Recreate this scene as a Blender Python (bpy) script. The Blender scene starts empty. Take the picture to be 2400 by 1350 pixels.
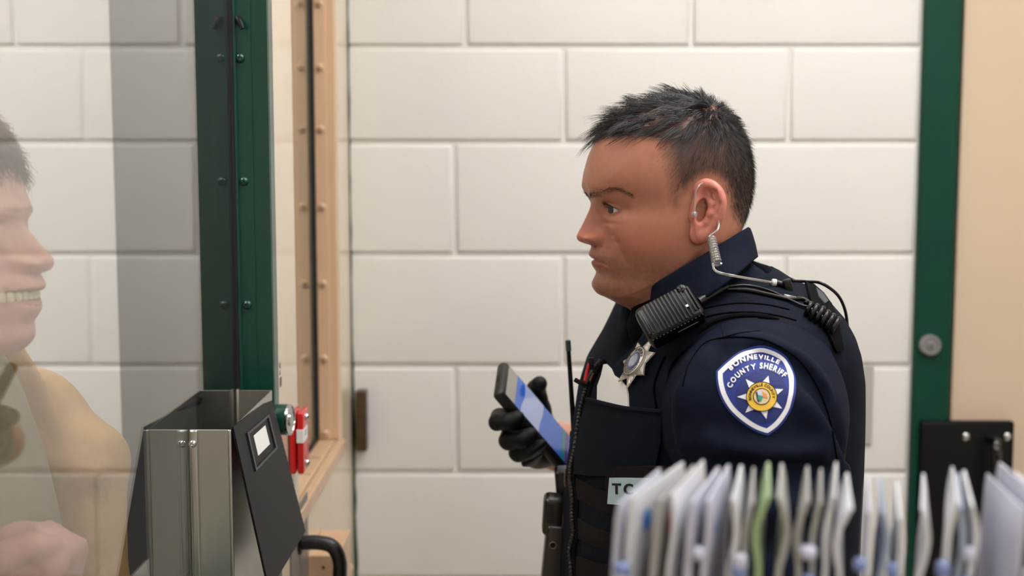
import bpy, bmesh, math, random
import numpy as np
from mathutils import Vector, Matrix

# ------------------------------------------------------------------ camera, world, lights, exposure
scn = bpy.context.scene
COL = scn.collection
CAMZ = 1.68
F = 3000.0                      # focal length in pixels of the 2400 x 1350 frame
PITCH = math.atan(0.1)
SP, CP = math.sin(PITCH), math.cos(PITCH)

cam_d = bpy.data.cameras.new('camera')
cam_d.sensor_width = 36.0
cam_d.lens = 36.0 * F / 2400.0
cam_d.clip_start = 0.02
cam_d.dof.use_dof = True
cam_d.dof.focus_distance = 1.36
cam_d.dof.aperture_fstop = 3.9
cam = bpy.data.objects.new('camera', cam_d)
cam.location = (0, 0, CAMZ)
cam.rotation_euler = (math.pi / 2 - PITCH, 0, 0)
COL.objects.link(cam)
scn.camera = cam

world = bpy.data.worlds.new('world')
scn.world = world
world.use_nodes = True
world.node_tree.nodes['Background'].inputs[0].default_value = (1.0, 0.97, 0.93, 1)
world.node_tree.nodes['Background'].inputs[1].default_value = 0.15

vs = scn.view_settings
vs.view_transform = 'Standard'
vs.look = 'None'
vs.gamma = 1.0
vs.use_curve_mapping = False
vs.exposure = 0.0
scn.cycles.max_bounces = 8
scn.cycles.diffuse_bounces = 3
scn.cycles.transmission_bounces = 8

# ceiling panels: (x, y, half size x, half size y, strength); built below as ceiling lights
PANELS = [(0.80, 1.20, 0.30, 0.60, 10.2), (0.10, 1.40, 0.15, 0.60, 8.5), (0.75, -1.0, 0.30, 0.60, 9.0),
          (2.05, 0.2, 0.30, 0.60, 8.0), (-1.15, 1.0, 0.30, 0.60, 13.0), (-1.25, -0.9, 0.30, 0.60, 9.0)]
CEIL = 2.75


def P(px, py, Y):
    """world point seen at pixel (px, py) at world depth Y"""
    u = (675.0 - py) / F
    dy = CP + u * SP
    dz = -SP + u * CP
    return Vector(((px - 1200.0) / F / dy * Y, Y, CAMZ + dz / dy * Y))


# ------------------------------------------------------------------ helpers
WLOC = {}


def props(o, label=None, cat=None, group=None, kind=None):
    if label: o['label'] = label
    if cat: o['category'] = cat
    if group: o['group'] = group
    if kind: o['kind'] = kind
    return o


def empty(name, loc, label, cat, group=None):
    o = bpy.data.objects.new(name, None)
    o.empty_display_size = 0.05
    COL.objects.link(o)
    o.location = loc
    WLOC[o.name] = Vector(loc)
    return props(o, label, cat, group)


def place(o, loc, parent):
    if parent is not None:
        o.parent = parent
        o.location = Vector(loc) - WLOC[parent.name]
    else:
        o.location = loc
    WLOC[o.name] = Vector(loc)


def mesh(name, verts, faces, mat, parent=None, smooth=True, angle=None):
    """one mesh object from world coordinates; origin at the base centre"""
    v = np.asarray(verts, dtype=np.float64).reshape(-1, 3)
    lo, hi = v.min(0), v.max(0)
    org = Vector(((lo[0] + hi[0]) / 2, (lo[1] + hi[1]) / 2, lo[2]))
    me = bpy.data.meshes.new(name)
    if isinstance(faces, np.ndarray):
        faces = faces.tolist()
    me.from_pydata((v - np.array(org)).tolist(), [], faces)
    me.validate()
    me.polygons.foreach_set('use_smooth', [bool(smooth)] * len(me.polygons))
    if smooth and angle:
        me.set_sharp_from_angle(angle=math.radians(angle))
    if mat is not None:
        me.materials.append(mat)
    o = bpy.data.objects.new(name, me)
    COL.objects.link(o)
    place(o, org, parent)
    return o


class MB:
    """collects geometry of one part"""
    def __init__(self):
        self.v, self.f = [], []

    def add(self, v, f):
        n = len(self.v)
        self.v += [tuple(p) for p in v]
        self.f += [tuple(i + n for i in q) for q in f]
        return self

    def box(self, a, b, bev=0.0, rot=None, segs=2):
        a, b = Vector(a), Vector(b)
        bm = bmesh.new()
        bmesh.ops.create_cube(bm, size=1.0)
        for q in bm.verts:
            q.co = Vector(((q.co.x) * (b.x - a.x), q.co.y * (b.y - a.y), q.co.z * (b.z - a.z)))
        if bev > 0:
            bmesh.ops.bevel(bm, geom=bm.edges[:], offset=bev, segments=segs, profile=0.5, affect='EDGES')
        c = (a + b) / 2
        bm.verts.index_update()
        M = rot if rot is not None else Matrix.Identity(3)
        self.add([M @ q.co + c for q in bm.verts], [[q.index for q in f.verts] for f in bm.faces])
        bm.free()
        return self

    def obox(self, c, ax, ay, az, size, bev=0.0, segs=2):
        """oriented box: centre, three unit axes, full sizes"""
        M = Matrix((Vector(ax), Vector(ay), Vector(az))).transposed()
        c = Vector(c)
        h = Vector(size) / 2
        return self.box(c - h, c + h, bev, M, segs)

    def tube(self, pts, r, sides=10, caps=True):
        pts = [Vector(p) for p in pts]
        n = len(pts)
        rs = r if hasattr(r, '__len__') else [r] * n
        t0 = (pts[1] - pts[0]).normalized()
        up = Vector((0, 0, 1)) if abs(t0.z) < 0.9 else Vector((1, 0, 0))
        nrm = t0.cross(up).normalized()
        V, Fc = [], []
        for i in range(n):
            t = (pts[min(i + 1, n - 1)] - pts[max(i - 1, 0)])
            if t.length < 1e-9: t = t0
            t.normalize()
            nrm = (nrm - t * nrm.dot(t)).normalized()
            bi = t.cross(nrm)
            for k in range(sides):
                a = 2 * math.pi * k / sides
                V.append(pts[i] + (nrm * math.cos(a) + bi * math.sin(a)) * rs[i])
        for i in range(n - 1):
            for k in range(sides):
                k2 = (k + 1) % sides
                Fc.append((i * sides + k, i * sides + k2, (i + 1) * sides + k2, (i + 1) * sides + k))
        if caps:
            Fc.append(tuple(range(sides))[::-1])
            Fc.append(tuple((n - 1) * sides + k for k in range(sides)))
        return self.add(V, Fc)

    def lathe(self, c, axis, prof, sides=24):
        """prof: list of (radius, height along axis) from centre c"""
        c, axis = Vector(c), Vector(axis).normalized()
        up = Vector((0, 0, 1)) if abs(axis.z) < 0.9 else Vector((1, 0, 0))
        u = axis.cross(up).normalized()
        w = axis.cross(u)
        V, Fc = [], []
        for (r, h) in prof:
            for k in range(sides):
                a = 2 * math.pi * k / sides
                V.append(c + axis * h + (u * math.cos(a) + w * math.sin(a)) * max(r, 1e-5))
        for i in range(len(prof) - 1):
            for k in range(sides):
                k2 = (k + 1) % sides
                Fc.append((i * sides + k, (i + 1) * sides + k, (i + 1) * sides + k2, i * sides + k2))
        Fc.append(tuple(range(sides)))
        Fc.append(tuple((len(prof) - 1) * sides + k for k in range(sides))[::-1])
        return self.add(V, Fc)

    def plate(self, pts2, o, ux, uy, t):
        """extruded polygon: 2D points on plane (o, ux, uy), thickness t along ux x uy"""
        o, ux, uy = Vector(o), Vector(ux), Vector(uy)
        nn = ux.cross(uy).normalized()
        n = len(pts2)
        V = [o + ux * a + uy * b for a, b in pts2] + [o + ux * a + uy * b + nn * t for a, b in pts2]
        Fc = [tuple(range(n))[::-1], tuple(range(n, 2 * n))]
        Fc += [(i, (i + 1) % n, (i + 1) % n + n, i + n) for i in range(n)]
        return self.add(V, Fc)

    def out(self, name, mat, parent=None, smooth=True, angle=40):
        return mesh(name, self.v, self.f, mat, parent, smooth, angle)


def bez(pts, n=12):
    """Catmull-Rom through points"""
    pts = [Vector(p) for p in pts]
    q = [pts[0] * 2 - pts[1]] + pts + [pts[-1] * 2 - pts[-2]]
    out = []
    for i in range(1, len(q) - 2):
        for k in range(n):
            t = k / n
            a, b, c, d = q[i - 1], q[i], q[i + 1], q[i + 2]
            out.append(0.5 * ((2 * b) + (c - a) * t + (2 * a - 5 * b + 4 * c - d) * t * t + (3 * b - a - 3 * c + d) * t ** 3))
    out.append(pts[-1])
    return out


# ------------------------------------------------------------------ materials
def srgb(r, g, b):
    f = lambda c: ((c / 255 + 0.055) / 1.055) ** 2.4 if c / 255 > 0.04045 else c / 255 / 12.92
    return (f(r), f(g), f(b), 1)


MATS = {}


def mat(name, col, rough=0.6, metal=0.0, var=0.0, vscale=8.0, bump=0.0, bscale=60.0, spec=0.5, coat=0.0, sss=0.0,
        emit=None, estr=0.0, bump2=0.0, b2scale=6.0, weave=0.0, aniso_stretch=None, dist=0.002):
    if name in MATS: return MATS[name]
    m = bpy.data.materials.new(name)
    m.use_nodes = True
    nt = m.node_tree
    b = nt.nodes['Principled BSDF']
    b.inputs['Base Color'].default_value = col
    b.inputs['Roughness'].default_value = rough
    b.inputs['Metallic'].default_value = metal
    b.inputs['Specular IOR Level'].default_value = spec
    b.inputs['Coat Weight'].default_value = coat
    b.inputs['Coat Roughness'].default_value = 0.08
    if sss:
        b.inputs['Subsurface Weight'].default_value = sss
        b.inputs['Subsurface Radius'].default_value = (1.0, 0.35, 0.2)
        b.inputs['Subsurface Scale'].default_value = 0.006
    if emit:
        b.inputs['Emission Color'].default_value = emit
        b.inputs['Emission Strength'].default_value = estr
    tc = nt.nodes.new('ShaderNodeNewGeometry')
    src = tc.outputs['Position']
    if aniso_stretch:
        mp = nt.nodes.new('ShaderNodeMapping')
        mp.inputs['Scale'].default_value = aniso_stretch
        nt.links.new(src, mp.inputs['Vector'])
        src = mp.outputs['Vector']
    if var:
        n = nt.nodes.new('ShaderNodeTexNoise')
        n.inputs['Scale'].default_value = vscale
        n.inputs['Detail'].default_value = 5
        nt.links.new(src, n.inputs['Vector'])
        r = nt.nodes.new('ShaderNodeMapRange')
        r.inputs['From Min'].default_value = 0.3
        r.inputs['From Max'].default_value = 0.7
        r.inputs['To Min'].default_value = 1 - var
        r.inputs['To Max'].default_value = 1 + var * 0.5
        nt.links.new(n.outputs['Fac'], r.inputs['Value'])
        mx = nt.nodes.new('ShaderNodeMix')
        mx.data_type = 'RGBA'
        mx.blend_type = 'MULTIPLY'
        mx.inputs['Factor'].default_value = 1
        mx.inputs[6].default_value = col
        nt.links.new(r.outputs['Result'], mx.inputs[7])
        nt.links.new(mx.outputs[2], b.inputs['Base Color'])
    last = None
    for (s, sc) in ((bump2, b2scale), (bump, bscale)):
        if not s: continue
        n = nt.nodes.new('ShaderNodeTexNoise')
        n.inputs['Scale'].default_value = sc
        n.inputs['Detail'].default_value = 4
        nt.links.new(src, n.inputs['Vector'])
        bp = nt.nodes.new('ShaderNodeBump')
        bp.inputs['Strength'].default_value = s
        bp.inputs['Distance'].default_value = dist
        nt.links.new(n.outputs['Fac'], bp.inputs['Height'])
        if last: nt.links.new(last, bp.inputs['Normal'])
        last = bp.outputs['Normal']
    if weave:
        for ax in ((900, 40, 900), (40, 900, 40)):
            n = nt.nodes.new('ShaderNodeTexNoise')
            n.inputs['Scale'].default_value = 1.0
            mp = nt.nodes.new('ShaderNodeMapping')
            mp.inputs['Scale'].default_value = ax
            nt.links.new(tc.outputs['Position'], mp.inputs['Vector'])
            nt.links.new(mp.outputs['Vector'], n.inputs['Vector'])
            bp = nt.nodes.new('ShaderNodeBump')
            bp.inputs['Strength'].default_value = weave
            bp.inputs['Distance'].default_value = 0.0006
            nt.links.new(n.outputs['Fac'], bp.inputs['Height'])
            if last: nt.links.new(last, bp.inputs['Normal'])
            last = bp.outputs['Normal']
    if last: nt.links.new(last, b.inputs['Normal'])
    MATS[name] = m
    return m


def glass(name, col=(1, 1, 1, 1), ior=1.55, rough=0.0):
    m = bpy.data.materials.new(name)
    m.use_nodes = True
    b = m.node_tree.nodes['Principled BSDF']
    b.inputs['Base Color'].default_value = col
    b.inputs['Roughness'].default_value = rough
    b.inputs['IOR'].default_value = ior
    b.inputs['Transmission Weight'].default_value = 1.0
    return m


M_block = mat('painted_block', srgb(226, 221, 214), 0.42, var=0.035, vscale=3.0, bump=0.35, bscale=140, bump2=0.5, b2scale=22, dist=0.0018)
M_mortar = mat('painted_mortar', srgb(224, 219, 212), 0.5, bump=0.3, bscale=90)
M_cream = mat('cream_gloss_paint', srgb(226, 208, 182), 0.16, var=0.04, vscale=5, spec=0.5, bump=0.05, bscale=120)
M_green = mat('green_gloss_paint', srgb(4, 62, 46), 0.28, var=0.12, vscale=14, bump=0.08, bscale=80, coat=0.2)
M_green_dk = mat('green_door_frame_paint', srgb(2, 60, 42), 0.5, spec=0.25, var=0.1, vscale=9, bump=0.1, bscale=60)
M_tan = mat('tan_wood_paint', srgb(214, 176, 140), 0.3, var=0.08, vscale=30, bump=0.15, bscale=120, aniso_stretch=(1, 1, 0.15))
M_door = mat('tan_door_paint', srgb(208, 184, 156), 0.55, var=0.03, vscale=3, bump=0.12, bscale=160)
M_floor = mat('pale_floor', srgb(206, 200, 190), 0.4, var=0.1, vscale=5)
M_ceil = mat('white_ceiling', srgb(232, 230, 225), 0.9, bump=0.3, bscale=90)
M_wallp = mat('plain_wall_paint', srgb(222, 214, 202), 0.6, bump=0.15, bscale=80)
M_black = mat('black_paint', srgb(8, 7, 7), 0.42, spec=0.25, bump=0.1, bscale=300)
M_gasket = mat('black_gasket', srgb(12, 12, 12), 0.6)
M_steel = mat('brushed_steel', srgb(196, 198, 192), 0.3, 1.0, var=0.12, vscale=12, aniso_stretch=(1, 1, 0.2))
M_chrome = mat('chrome', srgb(200, 200, 198), 0.15, 1.0)
M_white = mat('white_paper', srgb(236, 232, 226), 0.7)
M_ink = mat('black_ink', srgb(18, 18, 20), 0.7)
M_red = mat('red_plastic', srgb(206, 14, 22), 0.25, coat=0.4)
M_glass = glass('window_glass', (0.97, 0.99, 0.975, 1), 1.6)
M_panel = mat('dark_grey_panel', srgb(52, 54, 54), 0.7, bump=0.1, bscale=120)
M_brown = mat('brown_metal', srgb(92, 74, 58), 0.35, 0.6, var=0.15, vscale=30)
M_greyplate = mat('grey_plate', srgb(176, 170, 164), 0.5)

# ------------------------------------------------------------------ structure: room shell
YB = 2.33          # face of the block wall
XR = -0.295        # room face of the window wall
XG = -0.338        # room-side face of its glass
XO = -0.395        # far face of the window wall
XF = 0.737         # green door frame begins


def struct(o):
    o['kind'] = 'structure'
    return o


struct(MB().box((-2.6, -2.6, -0.1), (2.9, 2.6, 0)).out('floor', M_floor, smooth=False))
struct(MB().box((-2.6, -2.6, CEIL), (2.9, 2.6, CEIL + 0.1)).out('ceiling', M_ceil, smooth=False))
struct(MB().box((2.8, -2.5, 0), (2.9, 2.33, CEIL)).out('wall_right', M_wallp, smooth=False))
struct(MB().box((-2.6, -2.6, 0), (2.9, -2.5, CEIL)).out('wall_near', M_wallp, smooth=False))
struct(MB().box((-2.6, -2.5, 0), (-2.5, 2.33, CEIL)).out('wall_far_left', M_wallp, smooth=False))

# block wall: painted courses, each block its own piece, joints recessed
wall_back = struct(MB().box((-2.5, YB + 0.005, 0), (XF, YB + 0.2, CEIL)).out('wall_back', M_mortar, smooth=False))
zj = [P(1200, y, YB).z for y in (1108, 858, 597, 334, 110)]       # joints read from the photograph
courses = []
z = zj[0]
while z > -0.1:
    courses.append((z - 0.203, z)); z -= 0.203
courses = courses[::-1]
for a, b in zip(zj[:-1], zj[1:]): courses.append((a, b))
z = zj[-1]
while z < CEIL:
    courses.append((z, z + 0.203)); z += 0.203
ref = len([c for c in courses if c[1] <= zj[0] + 1e-6])          # index of course just above joint zj[0]
jA = P(1068, 980, YB).x
jB = P(1320, 720, YB).x
block_mesh = {}


def block(x0, x1, z0, z1):
    g = 0.0042
    x0 += g; x1 -= g; z0 += g; z1 -= g
    key = (round(x1 - x0, 4), round(z1 - z0, 4))
    if key not in block_mesh:
        w, h = key
        bm = bmesh.new()
        bmesh.ops.create_cube(bm, size=1)
        for v in bm.verts:
            v.co = Vector((v.co.x * w, v.co.y * 0.02 + 0.01, (v.co.z + 0.5) * h))
        ed = [e for e in bm.edges if all(v.co.y < 0.001 for v in e.verts)]
        bmesh.ops.bevel(bm, geom=ed, offset=0.0055, segments=3, profile=0.6, affect='EDGES')
        me = bpy.data.meshes.new('block')
        bm.to_mesh(me); bm.free()
        me.polygons.foreach_set('use_smooth', [True] * len(me.polygons))
        me.set_sharp_from_angle(angle=math.radians(50))
        me.materials.append(M_block)
        block_mesh[key] = me
    o = bpy.data.objects.new('block', block_mesh[key])
    COL.objects.link(o)
    place(o, ((x0 + x1) / 2, YB, z0), wall_back)


for i, (z0, z1) in enumerate(courses):
    z0c, z1c = max(z0, 0), min(z1, CEIL)
    if z1c - z0c < 0.03: continue
    off = jA if (i - ref) % 2 == 0 else jB
    if i == ref + 4: off = P(1090, 50, YB).x
    xs = [off + 0.406 * k for k in range(-9, 6)]
    xs = [x for x in xs if -2.5 < x < XF - 0.03]
    xs = [-2.5] + xs + [XF]
    # the window wall stands in front of the joint line, so the block ends at the corner
    for a, b in zip(xs[:-1], xs[1:]):
        if b - a > 0.03: block(a, b, z0c, z1c)

# door frame and door at the right
fr = MB().box((XF, YB - 0.012, 0), (0.803, YB + 0.15, 2.2), 0.004).box((XF, YB - 0.012, 2.14), (1.82, YB + 0.15, 2.2), 0.004) \
    .box((1.757, YB - 0.012, 0), (1.82, YB + 0.15, 2.2), 0.004)
frame_r = struct(fr.out('trim_1', M_green_dk, smooth=False))
struct(MB().box((XF, YB, 2.2), (2.9, YB + 0.2, CEIL)).out('wall_over_door', M_wallp, smooth=False))
struct(MB().box((1.82, YB, 0), (2.9, YB + 0.2, 2.2)).out('wall_beside_door', M_wallp, smooth=False))
door = struct(MB().box((0.812, YB + 0.004, 0.01), (1.75, YB + 0.05, 2.13), 0.003).out('door_1', M_door, smooth=False))
props(MB().box((0.804, YB + 0.045, 0.01), (0.812, YB + 0.06, 2.13)).out('gap_strip', mat('gap_shade_brown', srgb(120, 86, 48), 0.6), frame_r, smooth=False))  # brown strip painted as the shadow in the gap beside the door

# ceiling lights
for i, (x, y, hx, hy, s) in enumerate(PANELS):
    where = ['over the officer near the block wall', 'narrow, over the window side of the officer', 'at the near end of the room',
             'at the right side of the room', 'in the room behind the glass', 'at the near end of the room behind the glass'][i]
    L = empty('ceiling_light', (x, y, CEIL - 0.03), 'recessed ceiling light panel ' + where, 'ceiling light', 'recessed ceiling panels')
    MB().box((x - hx - 0.02, y - hy - 0.02, CEIL - 0.03), (x + hx + 0.02, y - hy, CEIL)).box((x - hx - 0.02, y + hy, CEIL - 0.03), (x + hx + 0.02, y + hy + 0.02, CEIL)) \
        .box((x - hx - 0.02, y - hy, CEIL - 0.03), (x - hx, y + hy, CEIL)).box((x + hx, y - hy, CEIL - 0.03), (x + hx + 0.02, y + hy, CEIL)).out('light_frame', M_ceil, L, smooth=False)
    MB().box((x - hx, y - hy, CEIL - 0.015), (x + hx, y + hy, CEIL - 0.001)).out('diffuser', mat('diffuser_%g' % s, (1, 1, 1, 1), 0.5, emit=(0.97, 0.98, 1.0, 1), estr=s), L, smooth=False)

# ------------------------------------------------------------------ structure: window wall on the left
WY0, WY1, WZ0, WZ1 = 0.22, 1.566, CAMZ - 0.50, CAMZ + 0.42       # near window opening
VY0, VY1 = 1.735, 2.185                                           # far window opening
VZ0, VZ1 = CAMZ - 0.50, CAMZ + 0.42
wl = MB()
wl.box((XO, -2.5, 0), (XR, WY0, CEIL))
wl.box((XO, WY0, 0), (XR, WY1, WZ0))
wl.box((XO, WY0, WZ1), (XR, WY1, CEIL))
wl.box((XO, WY1, 0), (XR, VY0, CEIL))
wl.box((XO, VY0, 0), (XR, VY1, VZ0))
wl.box((XO, VY0, VZ1), (XR, VY1, CEIL))
wl.box((XO, VY1, 0), (XR, YB, CEIL))
wall_left = struct(wl.out('wall_left', M_cream, smooth=False))

# near window: glass pane, green frame with stop and screws
w1 = struct(MB().box((XG - 0.006, WY0, WZ0), (XG, WY1 - 0.004, WZ1)).out('window_1', M_glass, smooth=False))
e = 0.0005
MB().box((XG + 0.003, WY1 - 0.004, WZ0), (XR + e, WY1 + 0.001, WZ1)) .box((XR - 0.0008, WY1, WZ0 - 0.03), (XR + 0.001, WY1 + 0.028, WZ1 + 0.03), 0.0008) \
    .out('window_frame', M_green, w1, smooth=False)
MB().box((XO, WY1 - 0.006, WZ0), (XG - 0.0065, WY1 - 0.0002, WZ1)).box((XO, WY0, WZ0 - 0.001), (XG - 0.0065, WY1, WZ0 + 0.006)).out('outer_frame', M_gasket, w1, smooth=False)
MB().box((XG + 0.0035, WY1 - 0.012, WZ0), (XG + 0.0045 + 0.002, WY1 - 0.004, WZ1), 0.0006).box((XG + 0.0035, WY1 - 0.0065, WZ0), (XG + 0.024, WY1 - 0.004, WZ1), 0.0006) \
    .out('window_stop', M_green, w1, smooth=False)
MB().box((XG, WY1 - 0.012, WZ0), (XG + 0.0032, WY1 - 0.002, WZ1)).out('gasket', M_gasket, w1, smooth=False)
MB().box((XG, WY0, WZ0 - 0.001), (XR + 0.001, WY1, WZ0 + 0.004)).out('window_sill', M_green, w1, smooth=False)


def screw(c, axis, r, m, parent, name='screw'):
    return MB().lathe(c, axis, [(r, 0), (r, 0.15 * r), (0.93 * r, 0.5 * r), (0.72 * r, 0.78 * r), (0.42 * r, 0.92 * r), (0.40 * r, 0.5 * r), (0.0, 0.45 * r)], 20).out(name, m, parent)


for (px, py) in ((563, 136), (572, 425), (580, 714), (587, 1000)):
    p = P(px, py, WY1 - 0.0065)
    screw((p.x, p.y, p.z), (0, -1, 0), 0.0058, M_green, w1)
b = P(557, 46, WY1 - 0.006)
MB().tube([b, b + Vector((0.002, -0.008, 0)), b + Vector((0.006, -0.011, -0.006)), b + Vector((0.008, -0.012, -0.012))], [0.004, 0.004, 0.0035, 0.003], 10).out('bent_bolt', M_black, w1)

# far window: tan frame, stop with screws, cracked painted sill
w2 = struct(MB().box((XG - 0.006, VY0, VZ0), (XG, VY1 - 0.004, VZ1)).out('window_2', M_glass, smooth=False))
MB().box((XG + 0.004, VY1 - 0.007, VZ0 + 0.02), (XR - 0.004, VY1, VZ1), 0.001).out('window_frame', M_tan, w2, smooth=False)
MB().box((XG + 0.005, VY1 - 0.014, VZ0 + 0.02), (XG + 0.026, VY1 - 0.006, VZ1), 0.002).out('window_stop', M_tan, w2, smooth=False)
MB().box((XG, VY1 - 0.016, VZ0), (XG + 0.0042, VY1 - 0.002, VZ1)).box((XG, VY0, VZ0), (XG + 0.0032, VY1, VZ0 + 0.023)).out('gasket', M_gasket, w2, smooth=False)
for (px, py) in ((762, 8), (763, 158), (760, 303), (764, 485), (767, 665), (769, 840), (772, 1015)):
    p = P(px, py, VY1 - 0.014)
    screw((XG + 0.0165, p.y, p.z), (0, -1, 0), 0.0062, M_tan, w2)
MB().box((XG + 0.0035, VY0, VZ0), (XR - 0.011, VY1, VZ0 + 0.019), 0.002).box((XR - 0.0105, VY0 - 0.01, VZ0 - 0.006), (XR + 0.004, VY1 + 0.01, VZ0 + 0.016), 0.002).out('window_sill', M_tan, w2, smooth=False)
for k, (yy, ln) in enumerate(((1.80, 0.018), (1.93, 0.022), (2.04, 0.02))):
    MB().tube([(XG + 0.006, yy, VZ0 + 0.0192), (XG + 0.006 + ln / 2, yy + 0.002, VZ0 + 0.0192), (XG + 0.006 + ln, yy - 0.001, VZ0 + 0.0192)], 0.0007, 5).out('paint_crack', M_brown, w2)

# green paint bleeding into the corner of the block wall
random.seed(4)
n = 90
zs = [0.05 + (CEIL - 0.1) * i / n for i in range(n + 1)]
vv, ff = [], []
for i, zz in enumerate(zs):
    low = max(0.0, (CAMZ - 0.3 - zz))
    w = 0.0018 + random.random() * 0.0015 + min(0.006, low * 0.009) * (0.5 + random.random())
    vv += [(XR - 0.001, YB - 0.0012, zz), (XR + w, YB - 0.0012, zz), (XR + w, YB + 0.006, zz), (XR - 0.001, YB + 0.006, zz)]
    if i:
        a, c = 4 * (i - 1), 4 * i
        for k in range(4): ff.append((a + k, a + (k + 1) % 4, c + (k + 1) % 4, c + k))
struct(mesh('trim_2', vv, ff, M_green_dk, None, False))

# chipped paint on the mullion
for (y0_, y1_, w_) in ((850, 862, 0.004), (868, 878, 0.003), (884, 906, 0.007)):
    a_, b_ = P(652, y0_, 1.612), P(652, y1_, 1.612)
    MB().box((XR, 1.606, b_.z), (XR + 0.0004, 1.606 + w_ * 1.6, a_.z)).out('paint_chip', M_brown, wall_left, False)

# dark partition standing in the room behind the glass
px0 = P(268, 675, 1.9).x
struct(MB().box((px0, 1.9, 0), (XO, 1.96, CEIL)).out('wall_partition', M_panel, smooth=False))

# ------------------------------------------------------------------ implicit surfaces (for bodies, cloth, hands, ears)
def smin(a, b, k):
    h = np.clip(0.5 + 0.5 * (b - a) / k, 0, 1)
    return b * (1 - h) + a * h - k * h * (1 - h)


def smax(a, b, k):
    return -smin(-a, -b, k)


def A3(p):
    return np.array([p[0], p[1], p[2]], dtype=np.float32)


def d_capsule(p, a, b, ra, rb=None):
    a, b = A3(a), A3(b)
    rb = ra if rb is None else rb
    ab = b - a
    t = np.clip(((p - a) @ ab) / max(float(ab @ ab), 1e-12), 0, 1)
    d = np.sqrt((((p - a) - t[:, None] * ab) ** 2).sum(1))
    return d - (ra + (rb - ra) * t)


def d_ell(p, c, r, M=None):
    """ellipsoid, radii r, optional 3 unit axes M (rows)"""
    q = p - A3(c)
    if M is not None:
        q = q @ np.array(M, dtype=np.float32).T
    r = np.array(r, dtype=np.float32)
    k0 = np.sqrt(((q / r) ** 2).sum(1)) + 1e-9
    k1 = np.sqrt(((q / (r * r)) ** 2).sum(1)) + 1e-9
    return k0 * (k0 - 1) / k1


def d_box(p, c, h, M=None, r=0.0):
    q = p - A3(c)
    if M is not None:
        q = q @ np.array(M, dtype=np.float32).T
    q = np.abs(q) - (np.array(h, dtype=np.float32) - r)
    return np.sqrt((np.maximum(q, 0) ** 2).sum(1)) + np.minimum(q.max(1), 0) - r


def d_chain(p, pts, rs, k=0.004):
    d = None
    for i in range(len(pts) - 1):
        e = d_capsule(p, pts[i], pts[i + 1], rs[i], rs[i + 1])
        d = e if d is None else smin(d, e, k)
    return d


def polygonize(f, lo, hi, h):
    """surface nets on f < 0, evaluated only near the surface"""
    lo, hi = np.array(lo, float), np.array(hi, float)
    B = 4
    n = np.ceil((hi - lo) / (h * B)).astype(int) + 1
    cs = [lo[i] + h * B * np.arange(n[i] + 1) for i in range(3)]
    G = np.stack(np.meshgrid(*cs, indexing='ij'), -1).reshape(-1, 3).astype(np.float32)
    C = f(G).reshape(n + 1)
    near = np.abs(C) < h * B * 2.6
    act = np.zeros(n, bool)
    for i in (0, 1):
        for j in (0, 1):
            for k in (0, 1):
                act |= near[i:n[0] + i, j:n[1] + j, k:n[2] + k]
    N = n * B
    ex = lambda a: a.repeat(B, 0).repeat(B, 1).repeat(B, 2)
    vals = ex(C[:-1, :-1, :-1]).astype(np.float32)
    m = ex(act)
    idx = np.argwhere(m)
    pts = (lo + idx * h).astype(np.float32)
    out = np.empty(len(pts), np.float32)
    for s in range(0, len(pts), 400000):
        out[s:s + 400000] = f(pts[s:s + 400000])
    vals[m] = out
    ins = vals < 0
    s = ins[:-1, :-1, :-1].astype(np.int8)
    for i in (0, 1):
        for j in (0, 1):
            for k in (0, 1):
                if i + j + k: s = s + ins[i:N[0] - 1 + i, j:N[1] - 1 + j, k:N[2] - 1 + k]
    cell = (s > 0) & (s < 8)
    ci = np.argwhere(cell)
    num = np.zeros((len(ci), 3)); cnt = np.zeros(len(ci))
    cor = [(i, j, k) for i in (0, 1) for j in (0, 1) for k in (0, 1)]
    V = {c: vals[ci[:, 0] + c[0], ci[:, 1] + c[1], ci[:, 2] + c[2]] for c in cor}
    for c in cor:
        for ax in range(3):
            if c[ax]: continue
            d = list(c); d[ax] = 1; d = tuple(d)
            a, b = V[c], V[d]
            x = (a < 0) != (b < 0)
            t = np.where(x, a / np.where(a == b, 1, a - b), 0)
            q = np.tile(np.array(c, float), (len(ci), 1)); q[:, ax] = t
            num += q * x[:, None]; cnt += x
    verts = lo + (ci + num / cnt[:, None]) * h
    ids = np.full(cell.shape, -1, np.int64)
    ids[cell] = np.arange(len(ci))
    faces = []
    for ax in range(3):
        u, w = [(1, 2), (2, 0), (0, 1)][ax]
        a = ins
        sl0 = [slice(1, -1)] * 3; sl1 = [slice(1, -1)] * 3
        sl0[ax] = slice(0, -1); sl1[ax] = slice(1, None)
        A, Bq = ins[tuple(sl0)], ins[tuple(sl1)]
        e = np.argwhere(A != Bq)
        flip = A[tuple(e.T)]
        base = e.copy()
        for k in range(3):
            if k != ax: base[:, k] += 1
        def cid(du, dw):
            q = base.copy(); q[:, u] -= du; q[:, w] -= dw
            q = np.minimum(q, np.array(cell.shape) - 1)
            return ids[q[:, 0], q[:, 1], q[:, 2]]
        Q = np.stack([cid(1, 1), cid(0, 1), cid(0, 0), cid(1, 0)], 1)
        Q[~flip] = Q[~flip][:, ::-1]
        faces.append(Q[(Q >= 0).all(1)])
    return verts, np.concatenate(faces)


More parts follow.
